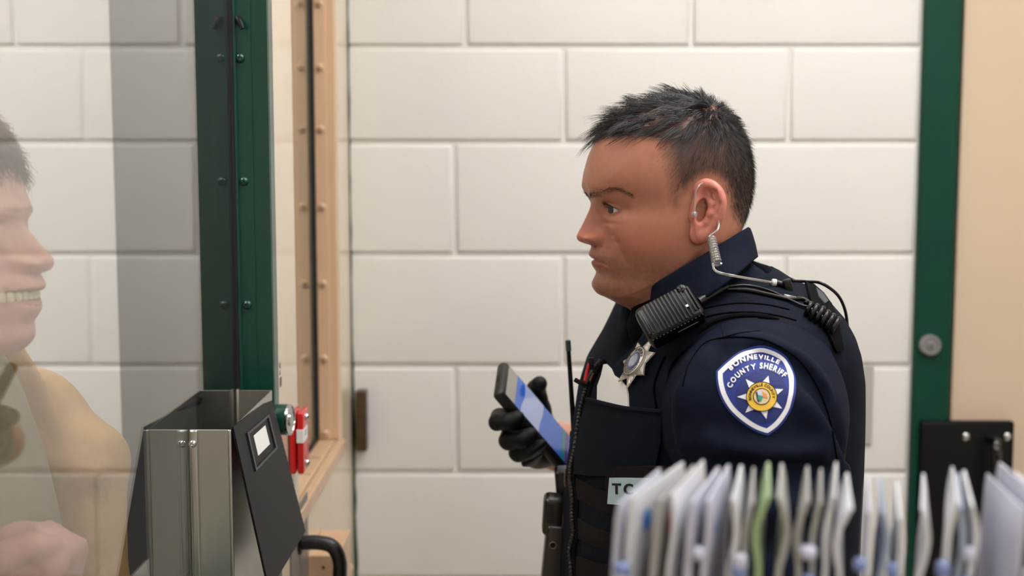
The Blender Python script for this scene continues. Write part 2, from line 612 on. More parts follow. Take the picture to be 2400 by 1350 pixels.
def sdf_mesh(name, f, lo, hi, h, m, parent=None, relax=1):
    v, q = polygonize(f, lo, hi, h)
    for _ in range(relax):
        acc = np.zeros_like(v); c = np.zeros(len(v))
        for k in range(4):
            a, b = q[:, k], q[:, (k + 1) % 4]
            np.add.at(acc, a, v[b]); np.add.at(c, a, 1)
            np.add.at(acc, b, v[a]); np.add.at(c, b, 1)
        v = v * 0.5 + 0.5 * acc / np.maximum(c, 1)[:, None]
    return mesh(name, v, q, m, parent)


def sproj(co):
    """world points (N,3) -> photograph pixels (N,2)"""
    co = np.asarray(co, float)
    z = co[:, 2] - CAMZ
    zc = co[:, 1] * CP - z * SP
    yc = co[:, 1] * SP + z * CP
    return np.stack([1200 + F * co[:, 0] / zc, 675 - F * yc / zc], 1)


def poly_dist(pts, poly):
    """signed distance in the plane, negative inside"""
    pts = np.asarray(pts, float); poly = np.asarray(poly, float)
    d = np.full(len(pts), 1e18); inside = np.zeros(len(pts), bool)
    for i in range(len(poly)):
        a, b = poly[i], poly[(i + 1) % len(poly)]
        ab = b - a
        t = np.clip(((pts - a) @ ab) / (ab @ ab), 0, 1)
        d = np.minimum(d, ((pts - a - t[:, None] * ab) ** 2).sum(1))
        c = (a[1] > pts[:, 1]) != (b[1] > pts[:, 1])
        xx = a[0] + (pts[:, 1] - a[1]) * (b[0] - a[0]) / (b[1] - a[1] if b[1] != a[1] else 1e-9)
        inside ^= c & (pts[:, 0] < xx)
    d = np.sqrt(d)
    return np.where(inside, -d, d)


def vnoise(p, seed=0):
    """smooth value noise on (N,3)"""
    rs = np.random.RandomState(seed)
    tab = rs.rand(32, 32, 32)
    i = np.floor(p).astype(int); t = p - i
    t = t * t * (3 - 2 * t)
    r = 0
    for a in (0, 1):
        for b in (0, 1):
            for c in (0, 1):
                w = (t[:, 0] if a else 1 - t[:, 0]) * (t[:, 1] if b else 1 - t[:, 1]) * (t[:, 2] if c else 1 - t[:, 2])
                r = r + w * tab[(i[:, 0] + a) % 32, (i[:, 1] + b) % 32, (i[:, 2] + c) % 32]
    return r


def curve_y(pts, n=16):
    """smooth curve through (x, y) points -> arrays sorted by y for interpolation x(y)"""
    c = bez([(x, y, 0) for x, y in pts], n)
    a = np.array([[p.x, p.y] for p in c])
    a = a[np.argsort(a[:, 1], kind='stable')]
    return lambda y: np.interp(y, a[:, 1], a[:, 0])


# ------------------------------------------------------------------ a head built from its profile
class Head:
    def __init__(self, px_c, py_c, Y, fwd, S, spec):
        """spec: outlines in pixels of the photograph; fwd: unit vector the face looks along; S: pixels per metre"""
        self.S = S
        self.o = np.array(P(px_c, py_c, Y))
        self.f = np.array(fwd)
        self.u = np.array((0, 0, 1.0))
        self.l = np.cross(self.u, self.f)          # the person's left
        self.pc = (px_c, py_c)
        self.sgn = -1.0 if fwd[0] < 0 else 1.0
        self.spec = spec
        self.build()

    def fx(self, px):
        return (px - self.pc[0]) / self.S * self.sgn

    def uy(self, py):
        return (self.pc[1] - py) / self.S

    def build(self):
        sp = self.spec
        NL, NC = sp.get('levels', 330), sp.get('cols', 190)
        front, back, true = curve_y(sp['front']), curve_y(sp['back']), curve_y(sp['true'])
        top, bot = sp['top'], sp['bottom']
        t = np.linspace(0, 1, NL)
        y = top + (bot - top) * np.where(t < 0.18, 0.115 * (t / 0.18) ** 2, 0.115 + (t - 0.18) / 0.82 * 0.885)
        cx = np.interp(y, *zip(*sp['centre']))
        fr, bk = self.fx(front(y)), self.fx(back(y))
        c = self.fx(cx)
        c = np.minimum(np.maximum(c, bk + 0.002), fr - 0.002)
        wd = curve_y([(w, yy) for yy, w in sp['width']], 10)(y) / 1000.0
        nf = curve_y([(q, yy) for yy, q in sp['nfront']], 10)(y)
        u = self.uy(y)
        a = np.linspace(0, 1, NC)
        th = math.pi * (0.58 * a + 0.42 * a ** 2.2)             # denser at the face
        ct, st = np.cos(th)[None], np.sin(th)[None]
        n = np.where(ct > 0, nf[:, None], 2.15)
        ff = np.sign(ct) * np.abs(ct) ** (2 / n)
        ll = np.abs(st) ** (2 / n)
        f = c[:, None] + np.where(ct > 0, (fr - c)[:, None] * ff, (c - bk)[:, None] * ff)
        l = wd[:, None] * ll
        U = np.repeat(u[:, None], NC, 1)
        Yp = np.repeat(y[:, None], NC, 1)
        mm = 0.001
        # midline relief (nose, lips, chin) with its own sideways fall-off
        D = self.fx(true(y)) - fr
        s1 = np.interp(y, *zip(*sp['relief_w']))[:, None] * mm
        pw = np.interp(y, *zip(*sp['relief_p']))[:, None]
        facing = np.clip((ct - 0.05) / 0.2, 0, 1)
        f = f + D[:, None] * np.exp(-(l / s1) ** pw) * facing
        for (fy, fl, sy, sl, amp, pl) in sp['bumps']:           # py, lateral mm, sigma px, sigma mm, forward mm, outward mm
            g = np.exp(-((Yp - fy) / sy) ** 2 - ((l / mm - fl) / sl) ** 2) * np.clip(ct * 4 + 0.6, 0, 1)
            f = f + amp * mm * g
            l = l + pl * mm * g
        for (ax, ay, bx, by, sg, amp, lmin) in sp['creases']:   # a line on the side view: inward push (mm)
            q = np.stack([f.ravel() / self.sgn * self.S + self.pc[0], Yp.ravel()], 1)
            A, Bv = np.array((ax, ay), float), np.array((bx, by), float)
            ab = Bv - A
            tt = np.clip(((q - A) @ ab) / (ab @ ab), 0, 1)
            dd = np.sqrt(((q - A - tt[:, None] * ab) ** 2).sum(1)).reshape(f.shape)
            l = l - amp * mm * np.exp(-(dd / sg) ** 2) * (l > lmin * mm)
        # jaw: below the line the surface turns in
        if 'jaw' in sp:
            jx, jy = zip(*sp['jaw'])
            qx = f / self.sgn * self.S + self.pc[0]
            below = Yp - np.interp(qx, jx, jy)
            l = l - sp['jaw_in'] * mm * np.clip(below / 45.0, 0, 1) ** 0.7 * np.clip((l / mm - 12) / 25, 0, 1)
        # eyes
        E = sp['eye']
        le, ue, R = E['l'] * mm, self.uy(E['py']), E.get('R', 12.0) * mm
        dl, dz = l - le, U - ue
        front_m = ct > 0.1
        f = f - E['socket'] * mm * np.exp(-(dl / (15 * mm)) ** 2 - ((dz - 1 * mm) / (9.5 * mm)) ** 2) * front_m
        k = np.argmin(np.where(front_m, dl ** 2 + dz ** 2, 9))
        fe = float(f.ravel()[k]) - R + E['proud'] * mm
        self.eye = (fe, le, ue, R)
        r2 = dl ** 2 + dz ** 2
        Rl = R + 1.3 * mm
        fs = fe + np.sqrt(np.maximum(Rl ** 2 - r2, 0))
        lid = (r2 < Rl ** 2) & front_m
        f = np.where(lid, smax(f, fs, 2.5 * mm), f)
        w0, w1 = E['open']                                      # nasal, temporal extents in mm
        s = (dl / mm + w0) / (w0 + w1)
        arch = np.clip(4 * s * (1 - s), 0, 1) ** 0.75
        up = E['up'] * mm * arch + E['tilt'] * mm * (s - 0.5)
        dn = -E['dn'] * mm * arch + E['tilt'] * mm * (s - 0.5)
        opening = (s > 0) & (s < 1) & (dz < up) & (dz > dn) & lid
        f = np.where(opening, np.minimum(f, fe + np.sqrt(np.maximum((R - 1.6 * mm) ** 2 - r2, 0))), f)
        crease = np.exp(-((dz - up - 2.4 * mm) / (0.8 * mm)) ** 2) * (s > 0.0) * (s < 1.1) * front_m
        f = f - 0.9 * mm * crease * np.exp(-(dl / (14 * mm)) ** 2)
        rim = np.exp(-((dz - up) / (0.9 * mm)) ** 2) * (s > 0) * (s < 1) * lid * (~opening)
        f = f + 0.5 * mm * rim
        # mouth line
        Mo = sp['mouth']
        um = self.uy(Mo['py'])
        wl = Mo['half'] * mm
        xl = np.clip(l / wl, 0, 1.4)
        line = um + Mo['curve'] * mm * xl ** 2
        dm = U - line
        inm = np.clip((1.12 - l / wl) / 0.15, 0, 1) * front_m
        f = f - Mo['deep'] * mm * np.exp(-(dm / (1.1 * mm)) ** 2) * inm
        f = f - 1.5 * mm * np.exp(-((l - wl * 1.03) / (3.5 * mm)) ** 2 - (dm / (4.5 * mm)) ** 2) * front_m
        prof = np.clip(1 - xl ** 2.2, 0, 1) ** 0.6
        upl = (dm > 0) & (dm < Mo['upper'] * mm * prof)
        lol = (dm <= 0) & (dm > -Mo['lower'] * mm * prof)
        self.lip = ((upl | lol) & front_m & (l < wl)).astype(float)
        if Mo.get('gap'):
            gp = (np.abs(dm) < Mo['gap'] * mm * prof) & (l < wl) & front_m
            f = np.where(gp, f - 9 * mm, f)
        self.fl = (f, l, U)
        self.NL, self.NC = NL, NC
        self.ct = ct

    def world(self, f, l, u):
        f, l, u = np.broadcast_arrays(f, l, u)
        return self.o + f[..., None] * self.f + l[..., None] * self.l + u[..., None] * self.u

    def geometry(self):
        f, l, U = self.fl
        NL, NC = self.NL, self.NC
        near = self.world(f, l, U)
        far = self.world(f, -l, U)
        cols = np.concatenate([near, far[:, -2:0:-1]], 1)       # closed ring
        M = cols.shape[1]
        v = cols.reshape(-1, 3)
        i, j = np.meshgrid(np.arange(NL - 1), np.arange(M), indexing='ij')
        j2 = (j + 1) % M
        q = np.stack([i * M + j, (i + 1) * M + j, (i + 1) * M + j2, i * M + j2], -1).reshape(-1, 4)
        caps = [tuple(range(M)), tuple(range((NL - 1) * M, NL * M))[::-1]]
        self.M = M
        return v, q.tolist() + caps

    def mirror_cols(self, a):
        """per-vertex array given on the near half -> both halves"""
        return np.concatenate([a, a[:, -2:0:-1]], 1).reshape(-1)

    def near_px(self):
        f, l, U = self.fl
        return sproj(self.world(f, l, U).reshape(-1, 3)).reshape(f.shape + (2,))


def set_attr(o, name, col):
    """point colour attribute from (N,3) linear values"""
    at = o.data.color_attributes.new(name, 'FLOAT_COLOR', 'POINT')
    c = np.ones((len(o.data.vertices), 4), np.float32)
    c[:len(col), :3] = col
    at.data.foreach_set('color', c.ravel())


def skin_mat(name, rough=0.45, bump=0.25):
    m = bpy.data.materials.new(name)
    m.use_nodes = True
    nt = m.node_tree
    b = nt.nodes['Principled BSDF']
    b.inputs['Roughness'].default_value = rough
    b.inputs['Specular IOR Level'].default_value = 0.35
    b.inputs['Subsurface Weight'].default_value = 0.25
    b.inputs['Subsurface Radius'].default_value = (1.0, 0.35, 0.2)
    b.inputs['Subsurface Scale'].default_value = 0.004
    at = nt.nodes.new('ShaderNodeAttribute'); at.attribute_name = 'skin'
    g = nt.nodes.new('ShaderNodeNewGeometry')
    n = nt.nodes.new('ShaderNodeTexNoise'); n.inputs['Scale'].default_value = 130; n.inputs['Detail'].default_value = 4
    r = nt.nodes.new('ShaderNodeMapRange')
    r.inputs['From Min'].default_value = 0.3; r.inputs['From Max'].default_value = 0.7
    r.inputs['To Min'].default_value = 0.93; r.inputs['To Max'].default_value = 1.05
    mx = nt.nodes.new('ShaderNodeMix'); mx.data_type = 'RGBA'; mx.blend_type = 'MULTIPLY'; mx.inputs['Factor'].default_value = 1
    nt.links.new(g.outputs['Position'], n.inputs['Vector'])
    nt.links.new(n.outputs['Fac'], r.inputs['Value'])
    nt.links.new(at.outputs['Color'], mx.inputs[6]); nt.links.new(r.outputs['Result'], mx.inputs[7])
    nt.links.new(mx.outputs[2], b.inputs['Base Color'])
    n2 = nt.nodes.new('ShaderNodeTexNoise'); n2.inputs['Scale'].default_value = 900; n2.inputs['Detail'].default_value = 2
    nt.links.new(g.outputs['Position'], n2.inputs['Vector'])
    bp = nt.nodes.new('ShaderNodeBump'); bp.inputs['Strength'].default_value = bump; bp.inputs['Distance'].default_value = 0.0005
    nt.links.new(n2.outputs['Fac'], bp.inputs['Height']); nt.links.new(bp.outputs['Normal'], b.inputs['Normal'])
    return m


def strands(name, roots, paths, r0, m, parent, taper=0.15, sides=3):
    """hair: paths (N,K,3); one joined part"""
    N, K = paths.shape[:2]
    V = np.zeros((N, K, sides, 3))
    t = np.zeros_like(paths)
    t[:, 1:-1] = paths[:, 2:] - paths[:, :-2]; t[:, 0] = paths[:, 1] - paths[:, 0]; t[:, -1] = paths[:, -1] - paths[:, -2]
    t /= np.linalg.norm(t, axis=2, keepdims=True) + 1e-12
    ref = np.where(np.abs(t[..., 2:3]) < 0.9, np.array([0, 0, 1.0]), np.array([1.0, 0, 0]))
    a = np.cross(t, ref); a /= np.linalg.norm(a, axis=2, keepdims=True) + 1e-12
    b = np.cross(t, a)
    rr = np.asarray(r0).reshape(-1, 1) * (1 - (1 - taper) * np.linspace(0, 1, K) ** 1.5)[None]
    for k in range(sides):
        an = 2 * math.pi * k / sides
        V[:, :, k] = paths + (a * math.cos(an) + b * math.sin(an)) * rr[..., None]
    base = (np.arange(N) * K * sides)[:, None, None]
    i = np.arange(K - 1)[None, :, None]; k = np.arange(sides)[None, None, :]
    k2 = (k + 1) % sides
    Q = np.stack(np.broadcast_arrays(base + i * sides + k, base + i * sides + k2, base + (i + 1) * sides + k2, base + (i + 1) * sides + k), -1).reshape(-1, 4)
    o = mesh(name, V.reshape(-1, 3), Q, m, parent)
    o['kind'] = 'stuff'
    return o

# ------------------------------------------------------------------ the officer: head, neck, ears, forearm (one body mesh)
rng = np.random.RandomState(7)
PSI = math.radians(8)
HY = 1.47
off_spec = dict(
    top=231, bottom=800, levels=340, cols=200,
    front=[(1585, 231), (1555, 235), (1520, 243), (1480, 258), (1445, 278), (1420, 300), (1401, 323), (1383, 354), (1372, 389), (1366, 419), (1369, 441),
           (1381, 470), (1391, 500), (1396, 530), (1397, 556), (1395, 580), (1394, 607), (1396, 630), (1393, 647), (1388.6, 661), (1390, 673), (1399, 687), (1418, 696), (1449, 712), (1477, 726), (1490, 745), (1495, 800)],
    true=[(1585, 231), (1555, 235), (1520, 243), (1480, 258), (1445, 278), (1420, 300), (1401, 323), (1383, 354), (1372, 389), (1366, 419), (1368.5, 438),
          (1381, 468), (1382, 476), (1375.6, 495), (1361, 525.6), (1349.8, 547), (1348.3, 554), (1353, 563), (1369, 569.5), (1381, 573), (1383, 580), (1378, 594), (1383, 602), (1387, 606.7), (1384.5, 615), (1387.4, 623),
          (1394.5, 635), (1393, 647), (1388.6, 661), (1390, 673), (1399, 687), (1418, 696), (1449, 712), (1477, 726), (1490, 745), (1495, 800)],
    back=[(1585, 231), (1640, 237), (1680, 253), (1712, 282), (1738, 325), (1754, 375), (1759, 420), (1756, 465), (1746, 505), (1735, 540), (1730, 580), (1735, 640), (1750, 700), (1765, 800)],
    centre=[(231, 1585), (300, 1590), (420, 1600), (560, 1600), (660, 1610), (800, 1620)],
    width=[(231, 1), (236, 26), (248, 45), (270, 58), (300, 68), (340, 75), (390, 78), (440, 77), (490, 75.5), (540, 73.5), (590, 69.5), (630, 65.5), (660, 62), (700, 60), (740, 61), (800, 66)],
    nfront=[(231, 2.0), (320, 2.25), (420, 2.5), (486, 2.2), (520, 2.2), (560, 2.2), (620, 2.1), (680, 1.95), (720, 2.0), (800, 2.0)],
    relief_w=[(231, 20), (440, 13), (468, 9.5), (500, 8.5), (530, 10.5), (553, 14.0), (568, 13.5), (575, 13), (584, 24), (605, 27), (630, 24), (650, 26), (800, 26)],
    relief_p=[(231, 2), (460, 2), (520, 1.8), (553, 2.4), (570, 3.0), (584, 2.4), (800, 2)],
    bumps=[(487, 49, 15, 9, -4.5, 0), (509, 33, 6, 12, 1.0, 0), (519, 33, 5, 14, -1.3, 0), (556, 15.5, 13, 5.2, 12.0, 3.2), (571, 8, 4.5, 3.2, -5.5, 0), (440, 26, 13, 16, 2.2, 0), (446, 8, 12, 8, -0.8, 0), (520, 46, 40, 20, 4.0, 2.5), (570, 50, 40, 18, 3.5, 3.0), (515, 20, 18, 7, -2.0, 0),
           (640, 0, 7, 16, -1.0, 0), (668, 10, 16, 16, 1.5, 0), (610, 38, 30, 10, 2.5, 1.0), (585, 26, 16, 5, 1.0, 0), (470, 66, 40, 12, -2.5, -2.0)],
    creases=[(1424, 560, 1446, 608, 7, 1.6, 18), (1415, 545, 1423, 562, 4, 1.5, 12)],
    jaw=[(1380, 700), (1420, 694), (1470, 674), (1530, 640), (1580, 600), (1620, 560)], jaw_in=5.0,
    eye=dict(proud=1.6, py=486, l=33, socket=5.2, open=(7.6, 13.4), up=4.3, dn=5.0, tilt=-1.6, R=12.8),
    mouth=dict(py=607, half=26, curve=-3.4, deep=2.4, upper=6.5, lower=9),
)
hd = Head(1570, 500, HY, (-math.cos(PSI), -math.sin(PSI), 0), 2044.0, off_spec)
hv, hf = hd.geometry()

# skin colours per vertex, with some face shading painted into the cheek
npx = hd.near_px()
Xp, Yp = npx[..., 0].ravel(), npx[..., 1].ravel()
fL, lL, uL = [a.ravel() for a in hd.fl]
lin = lambda r, g, b: np.array(srgb(r, g, b)[:3])
SK = lin(183, 123, 99)
col = np.tile(SK, (len(Xp), 1))


def tint(w, c):
    global col
    w = np.clip(w, 0, 1)[:, None]
    col = col * (1 - w) + w * c


G2 = lambda cx, cy, sx, sy: np.exp(-((Xp - cx) / sx) ** 2 - ((Yp - cy) / sy) ** 2)
tint(0.65 * G2(1505, 570, 75, 50), lin(174, 104, 82))  # cheek redness, darkened further to paint in the face's shading
tint(0.6 * G2(1365, 550, 45, 24), lin(190, 110, 92))
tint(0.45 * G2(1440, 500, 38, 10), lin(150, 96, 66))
tint(0.35 * G2(1420, 470, 30, 14), lin(150, 100, 74))  # darker between brow and eye
stub = np.clip((Yp - 575) / 60, 0, 1) * np.clip((fL + 0.03) / 0.03, 0, 1) * np.clip((735 - Yp) / 20, 0, 1)
tint(0.42 * stub * (0.7 + 0.6 * vnoise(np.stack([fL, lL, uL], 1) * 400, 1)), lin(104, 76, 62))
tint(0.3 * G2(1400, 588, 24, 7), lin(104, 76, 62))
tint(0.85 * hd.lip.ravel(), lin(160, 88, 78))
hairpoly = [(1393, 330), (1430, 318), (1480, 313), (1520, 318), (1543, 332), (1550, 370), (1557, 405), (1563, 440), (1568, 475), (1580, 505), (1593, 492), (1602, 462), (1622, 440), (1640, 424), (1665, 415), (1692, 428), (1704, 455),
            (1710, 490), (1720, 515), (1732, 532), (1752, 548), (1800, 548), (1830, 300), (1700, 150), (1400, 150), (1360, 290)]
dh = poly_dist(np.stack([Xp, Yp], 1), hairpoly)
dh[fL < -0.10] = np.where(Yp[fL < -0.10] < 545, -60, dh[fL < -0.10])
feather = np.where(Yp < 322, 8.0, np.where(Xp < 1600, 46.0, 26.0))
hairm = np.clip((-dh + 4) / feather, 0, 1)
tint(0.86 * hairm * np.where(Yp < 300, 0.74, 1.0), lin(62, 46, 39))
colh = hd.mirror_cols(col.reshape(hd.NL, hd.NC, 3)[..., 0])
colh = np.stack([hd.mirror_cols(col.reshape(hd.NL, hd.NC, 3)[..., k]) for k in range(3)], 1)


# ears
def ear_sdf(p, Q):
    rim = bez([Q(1634, 470, 2), Q(1633, 450, 6), Q(1642, 436, 9), Q(1658, 431, 12), Q(1675, 439, 15), Q(1687, 456, 17), Q(1691, 476, 18), Q(1687, 502, 17), Q(1677, 524, 14), Q(1662, 545, 11), Q(1646, 558, 8)], 3)
    d = d_chain(p, rim, [0.0030] * 4 + [0.0042] * (len(rim) - 8) + [0.0048] * 4, 0.004)
    pl = d_ell(p, Q(1655, 494, 7), (0.0165, 0.030, 0.0042), EARM)
    d = smin(d, pl, 0.006)
    d = smin(d, d_ell(p, Q(1648, 497, 2.0), (0.017, 0.026, 0.007), EARM), 0.004)
    d = smin(d, d_ell(p, Q(1636, 548, 6), (0.0105, 0.0115, 0.0052), EARM), 0.006)
    d = smax(d, -d_ell(p, Q(1648, 497, 11.5), (0.0092, 0.0145, 0.0095), EARM), 0.0025)
    d = smax(d, -d_chain(p, [Q(1652, 447, 17), Q(1672, 452, 20), Q(1680, 476, 22), Q(1676, 500, 21)], [0.0028, 0.0032, 0.0032, 0.0026]), 0.002)
    anti = [Q(1660, 456, 10), Q(1668, 478, 13), Q(1665, 500, 13), Q(1655, 520, 11), Q(1638, 530, 9)]
    d = smin(d, d_chain(p, anti, [0.0028, 0.0033, 0.0036, 0.0034, 0.0034]), 0.004)
    d = smin(d, d_ell(p, Q(1622, 506, 3), (0.0042, 0.0062, 0.005), EARM), 0.004)
    d = smin(d, d_capsule(p, Q(1634, 470, 3), Q(1650, 482, 4), 0.0028), 0.003)
    return d


EARY = 1.404
Qn = lambda x, y, out: np.array(P(x, y, EARY - out * 0.001))
ez = np.array([0.42, -0.9, 0.0]); ez /= np.linalg.norm(ez)
ey = np.array([0.10, 0, 0.99]); ey -= ez * (ey @ ez); ey /= np.linalg.norm(ey)
EARM = np.stack([np.cross(ey, ez), ey, ez])
lo = Qn(1600, 585, -20); hi = Qn(1710, 415, 35)
ev, ef = polygonize(lambda p: ear_sdf(p, Qn), np.minimum(lo, hi), np.maximum(lo, hi), 0.0011)
ev_n = ev
# the far ear: mirrored in the head's middle plane
rel = ev - hd.o
ev_f = ev - 2 * (rel @ hd.l)[:, None] * hd.l

wrist, elbow = np.array(P(1276, 1036, 1.778)), np.array(P(1520, 1110, 1.79))
nel, nwr = np.array(P(1800, 1455, 1.24)), np.array(P(1700, 1900, 1.25))
nsh, fsh, nkb = np.array(P(1790, 950, 1.30)), np.array(P(1720, 900, 1.66)), np.array(P(1640, 760, 1.48))


def body_core(p):
    d = d_chain(p, [wrist, wrist * 0.6 + elbow * 0.4, elbow, fsh, nkb, nsh, nel, nel * 0.65 + nwr * 0.35, nwr], [0.033, 0.041, 0.046, 0.05, 0.055, 0.05, 0.044, 0.043, 0.029], 0.01)
    return smin(d, d_capsule(p, nkb, np.array(P(1620, 680, 1.475)), 0.055, 0.05), 0.02)


bp_ = np.stack([wrist, elbow, nel, nwr, nsh, fsh, nkb])
av, af = polygonize(body_core, bp_.min(0) - 0.08, bp_.max(0) + 0.08, 0.005)
allv, allf, allc = [hv], list(hf), [colh]
nv = len(hv)
ecol = lin(206, 130, 114)
for (v, q, c, fl) in ((ev_n, ef, ecol, False), (ev_f, ef, ecol, True), (av, af, lin(214, 160, 134), False)):
    q2 = q[:, ::-1] if fl else q
    allf += (q2 + nv).tolist(); allv.append(v); allc.append(np.tile(c, (len(v), 1))); nv += len(v)
person = mesh('person', np.concatenate(allv), allf, skin_mat('officer_skin', 0.38))
set_attr(person, 'skin', np.concatenate(allc))
props(person, 'officer in dark navy uniform and vest, holding a phone and facing the glass', 'person')

# eyes
M_eye = bpy.data.materials.new('eyeball'); M_eye.use_nodes = True


def eye_mat(m, centre, gaze, iris):
    nt = m.node_tree; b = nt.nodes['Principled BSDF']
    b.inputs['Roughness'].default_value = 0.08
    g = nt.nodes.new('ShaderNodeNewGeometry')
    s = nt.nodes.new('ShaderNodeVectorMath'); s.operation = 'SUBTRACT'; s.inputs[1].default_value = centre
    nrm = nt.nodes.new('ShaderNodeVectorMath'); nrm.operation = 'NORMALIZE'
    dt = nt.nodes.new('ShaderNodeVectorMath'); dt.operation = 'DOT_PRODUCT'; dt.inputs[1].default_value = gaze
    cr = nt.nodes.new('ShaderNodeValToRGB')
    e = cr.color_ramp.elements
    e[0].position = 0.0; e[0].color = srgb(214, 206, 204)
    e[1].position = 1.0; e[1].color = (0.004, 0.004, 0.004, 1)
    for pos, c in ((0.868, srgb(206, 200, 200)), (0.880, srgb(24, 18, 14)), (0.90, iris), (0.965, iris), (0.978, (0.004, 0.004, 0.004, 1))):
        k = e.new(pos); k.color = c
    nt.links.new(g.outputs['Position'], s.inputs[0]); nt.links.new(s.outputs[0], nrm.inputs[0]); nt.links.new(nrm.outputs[0], dt.inputs[0])
    nt.links.new(dt.outputs['Value'], cr.inputs['Fac']); nt.links.new(cr.outputs['Color'], b.inputs['Base Color'])


fe, le, ue, R = hd.eye
for s in (1, -1):
    c = hd.world(np.array(fe), np.array(s * le), np.array(ue))
    gz = Vector((-0.90, -0.42, -0.06)).normalized()
    m = bpy.data.materials.new('eyeball'); m.use_nodes = True
    eye_mat(m, tuple(c), tuple(gz), srgb(52, 40, 26))
    cb = Vector(c) + gz * (R * 0.36)
    MB().lathe(Vector(c) - gz * R, gz, [(R * math.sin(math.pi * i / 24), R - R * math.cos(math.pi * i / 24)) for i in range(25)], 32).out('eye', m, person)

# hair
NLc, NCc = hd.NL, hd.NC
f2, l2, u2 = hd.fl
Wn = hd.world(f2, l2, u2)
du = np.gradient(Wn, axis=0); dc = np.gradient(Wn, axis=1)
nrm = np.cross(dc, du); area = np.linalg.norm(nrm, axis=2); nrm = nrm / (area[..., None] + 1e-12)
ctr = hd.world(np.array(-0.01), np.array(0.0), np.array(0.05))
nrm *= np.sign(((Wn - ctr) * nrm).sum(-1, keepdims=True) + 1e-9)
mask = hairm.reshape(NLc, NCc)
whorl = np.array(P(1668, 262, 1.435))


def hair_set(name, count, weight, length, radius, lift, K, curl, side_jit, m, both=True, clump=0):
    w = (area * mask * weight).ravel(); w = w / w.sum()
    pick = rng.choice(len(w), count, p=w)
    root = Wn.reshape(-1, 3)[pick]; nn = nrm.reshape(-1, 3)[pick]
    far = rng.rand(count) < 0.5 if both else np.zeros(count, bool)
    px = npx.reshape(-1, 2)[pick]
    refl = lambda v: v - 2 * (v @ hd.l)[:, None] * hd.l
    root = np.where(far[:, None], hd.o + refl(root - hd.o), root)
    nn = np.where(far[:, None], refl(nn), nn)
    root = root + rng.randn(count, 3) * 0.0007
    flow = root - whorl
    flow -= (flow * nn).sum(1, keepdims=True) * nn
    flow /= np.linalg.norm(flow, axis=1, keepdims=True) + 1e-9
    flow += rng.randn(count, 3) * side_jit
    if clump:
        cid = rng.choice(count, clump)
        near = np.argmin(((root[:, None] - root[cid][None]) ** 2).sum(-1), 1)
        cj = rng.randn(clump, 3) * 0.22
        flow += cj[near]
    d0 = flow + nn * lift(px)[:, None] * (0.7 + 0.6 * rng.rand(count, 1))
    d0 /= np.linalg.norm(d0, axis=1, keepdims=True)
    L = length(px) * (0.65 + 0.6 * rng.rand(count))
    t = np.linspace(0, 1, K)
    paths = root[:, None] - nn[:, None] * 0.001 + d0[:, None] * (L[:, None] * t[None])[..., None] \
        - nn[:, None] * (curl * L[:, None] * t[None] ** 2)[..., None]
    if clump:
        tip = paths[cid][:, -1]
        paths += ((tip[near] - root[cid][near] + root)[:, None] - paths[:, -1:]) * (0.55 * t ** 2)[None, :, None]
        pull = (root[cid][near] - root)
        paths += pull[:, None] * (0.75 * t ** 1.5)[None, :, None]
    return strands(name, root, paths, radius * (0.7 + 0.6 * rng.rand(count)), m, person)


M_brow = mat('brow_hair', srgb(54, 38, 32), 0.6)
M_hair = mat('dark_hair', srgb(22, 17, 15), 0.32, spec=0.6)
ypx = npx[..., 1]; xpx = npx[..., 0]
topw = np.clip((318 - ypx) / 40, 0, 1) * (1 + 3 * np.exp(-(((Wn - whorl) ** 2).sum(-1) / 0.022 ** 2)))
backw = np.clip((xpx - 1690) / 30, 0, 1) * np.clip((545 - ypx) / 30, 0, 1)
sidew = np.clip((ypx - 280) / 40, 0, 1)
hair_set('hair', 7000, topw + 1e-6, lambda q: np.interp(q[:, 0], [1390, 1450, 1600, 1690, 1760], [0.042, 0.042, 0.036, 0.022, 0.014]), 0.00028,
         lambda q: np.interp(q[:, 0], [1390, 1450, 1640, 1700, 1760], [0.30, 0.42, 0.55, 0.35, 0.45]), 7, 0.30, 0.10, M_hair, clump=420)
hair_set('hair', 22000, sidew * (0.5 + 0.5 * mask), lambda q: np.interp(q[:, 1], [280, 340, 400, 470, 540], [0.014, 0.0085, 0.006, 0.0038, 0.0028]), 0.00012,
         lambda q: np.interp(q[:, 1], [280, 350, 540], [0.35, 0.32, 0.25]), 3, 0.1, 0.16, M_hair)
hair_set('hair', 5200, backw + 1e-6, lambda q: np.interp(q[:, 1], [270, 350, 450, 545], [0.018, 0.013, 0.010, 0.005]), 0.00019,
         lambda q: np.interp(q[:, 1], [270, 400, 545], [0.55, 0.6, 0.45]), 4, 0.1, 0.14, M_hair)

# eyebrows and lashes: short hairs rooted on the skin
f0, l0, U0 = hd.fl


def on_face(px, py, s):
    """nearest skin vertex whose projection is (px, py)"""
    d = (npx[..., 0] - px) ** 2 + (npx[..., 1] - py) ** 2 + np.where(hd.ct[0][None] > -0.2, 0, 1e6)
    k = np.unravel_index(np.argmin(d), d.shape)
    p, nn = Wn[k], nrm[k]
    if s < 0:
        rf = lambda v: v - 2 * (v @ hd.l) * hd.l
        return hd.o + rf(p - hd.o), rf(nn)
    return p, nn


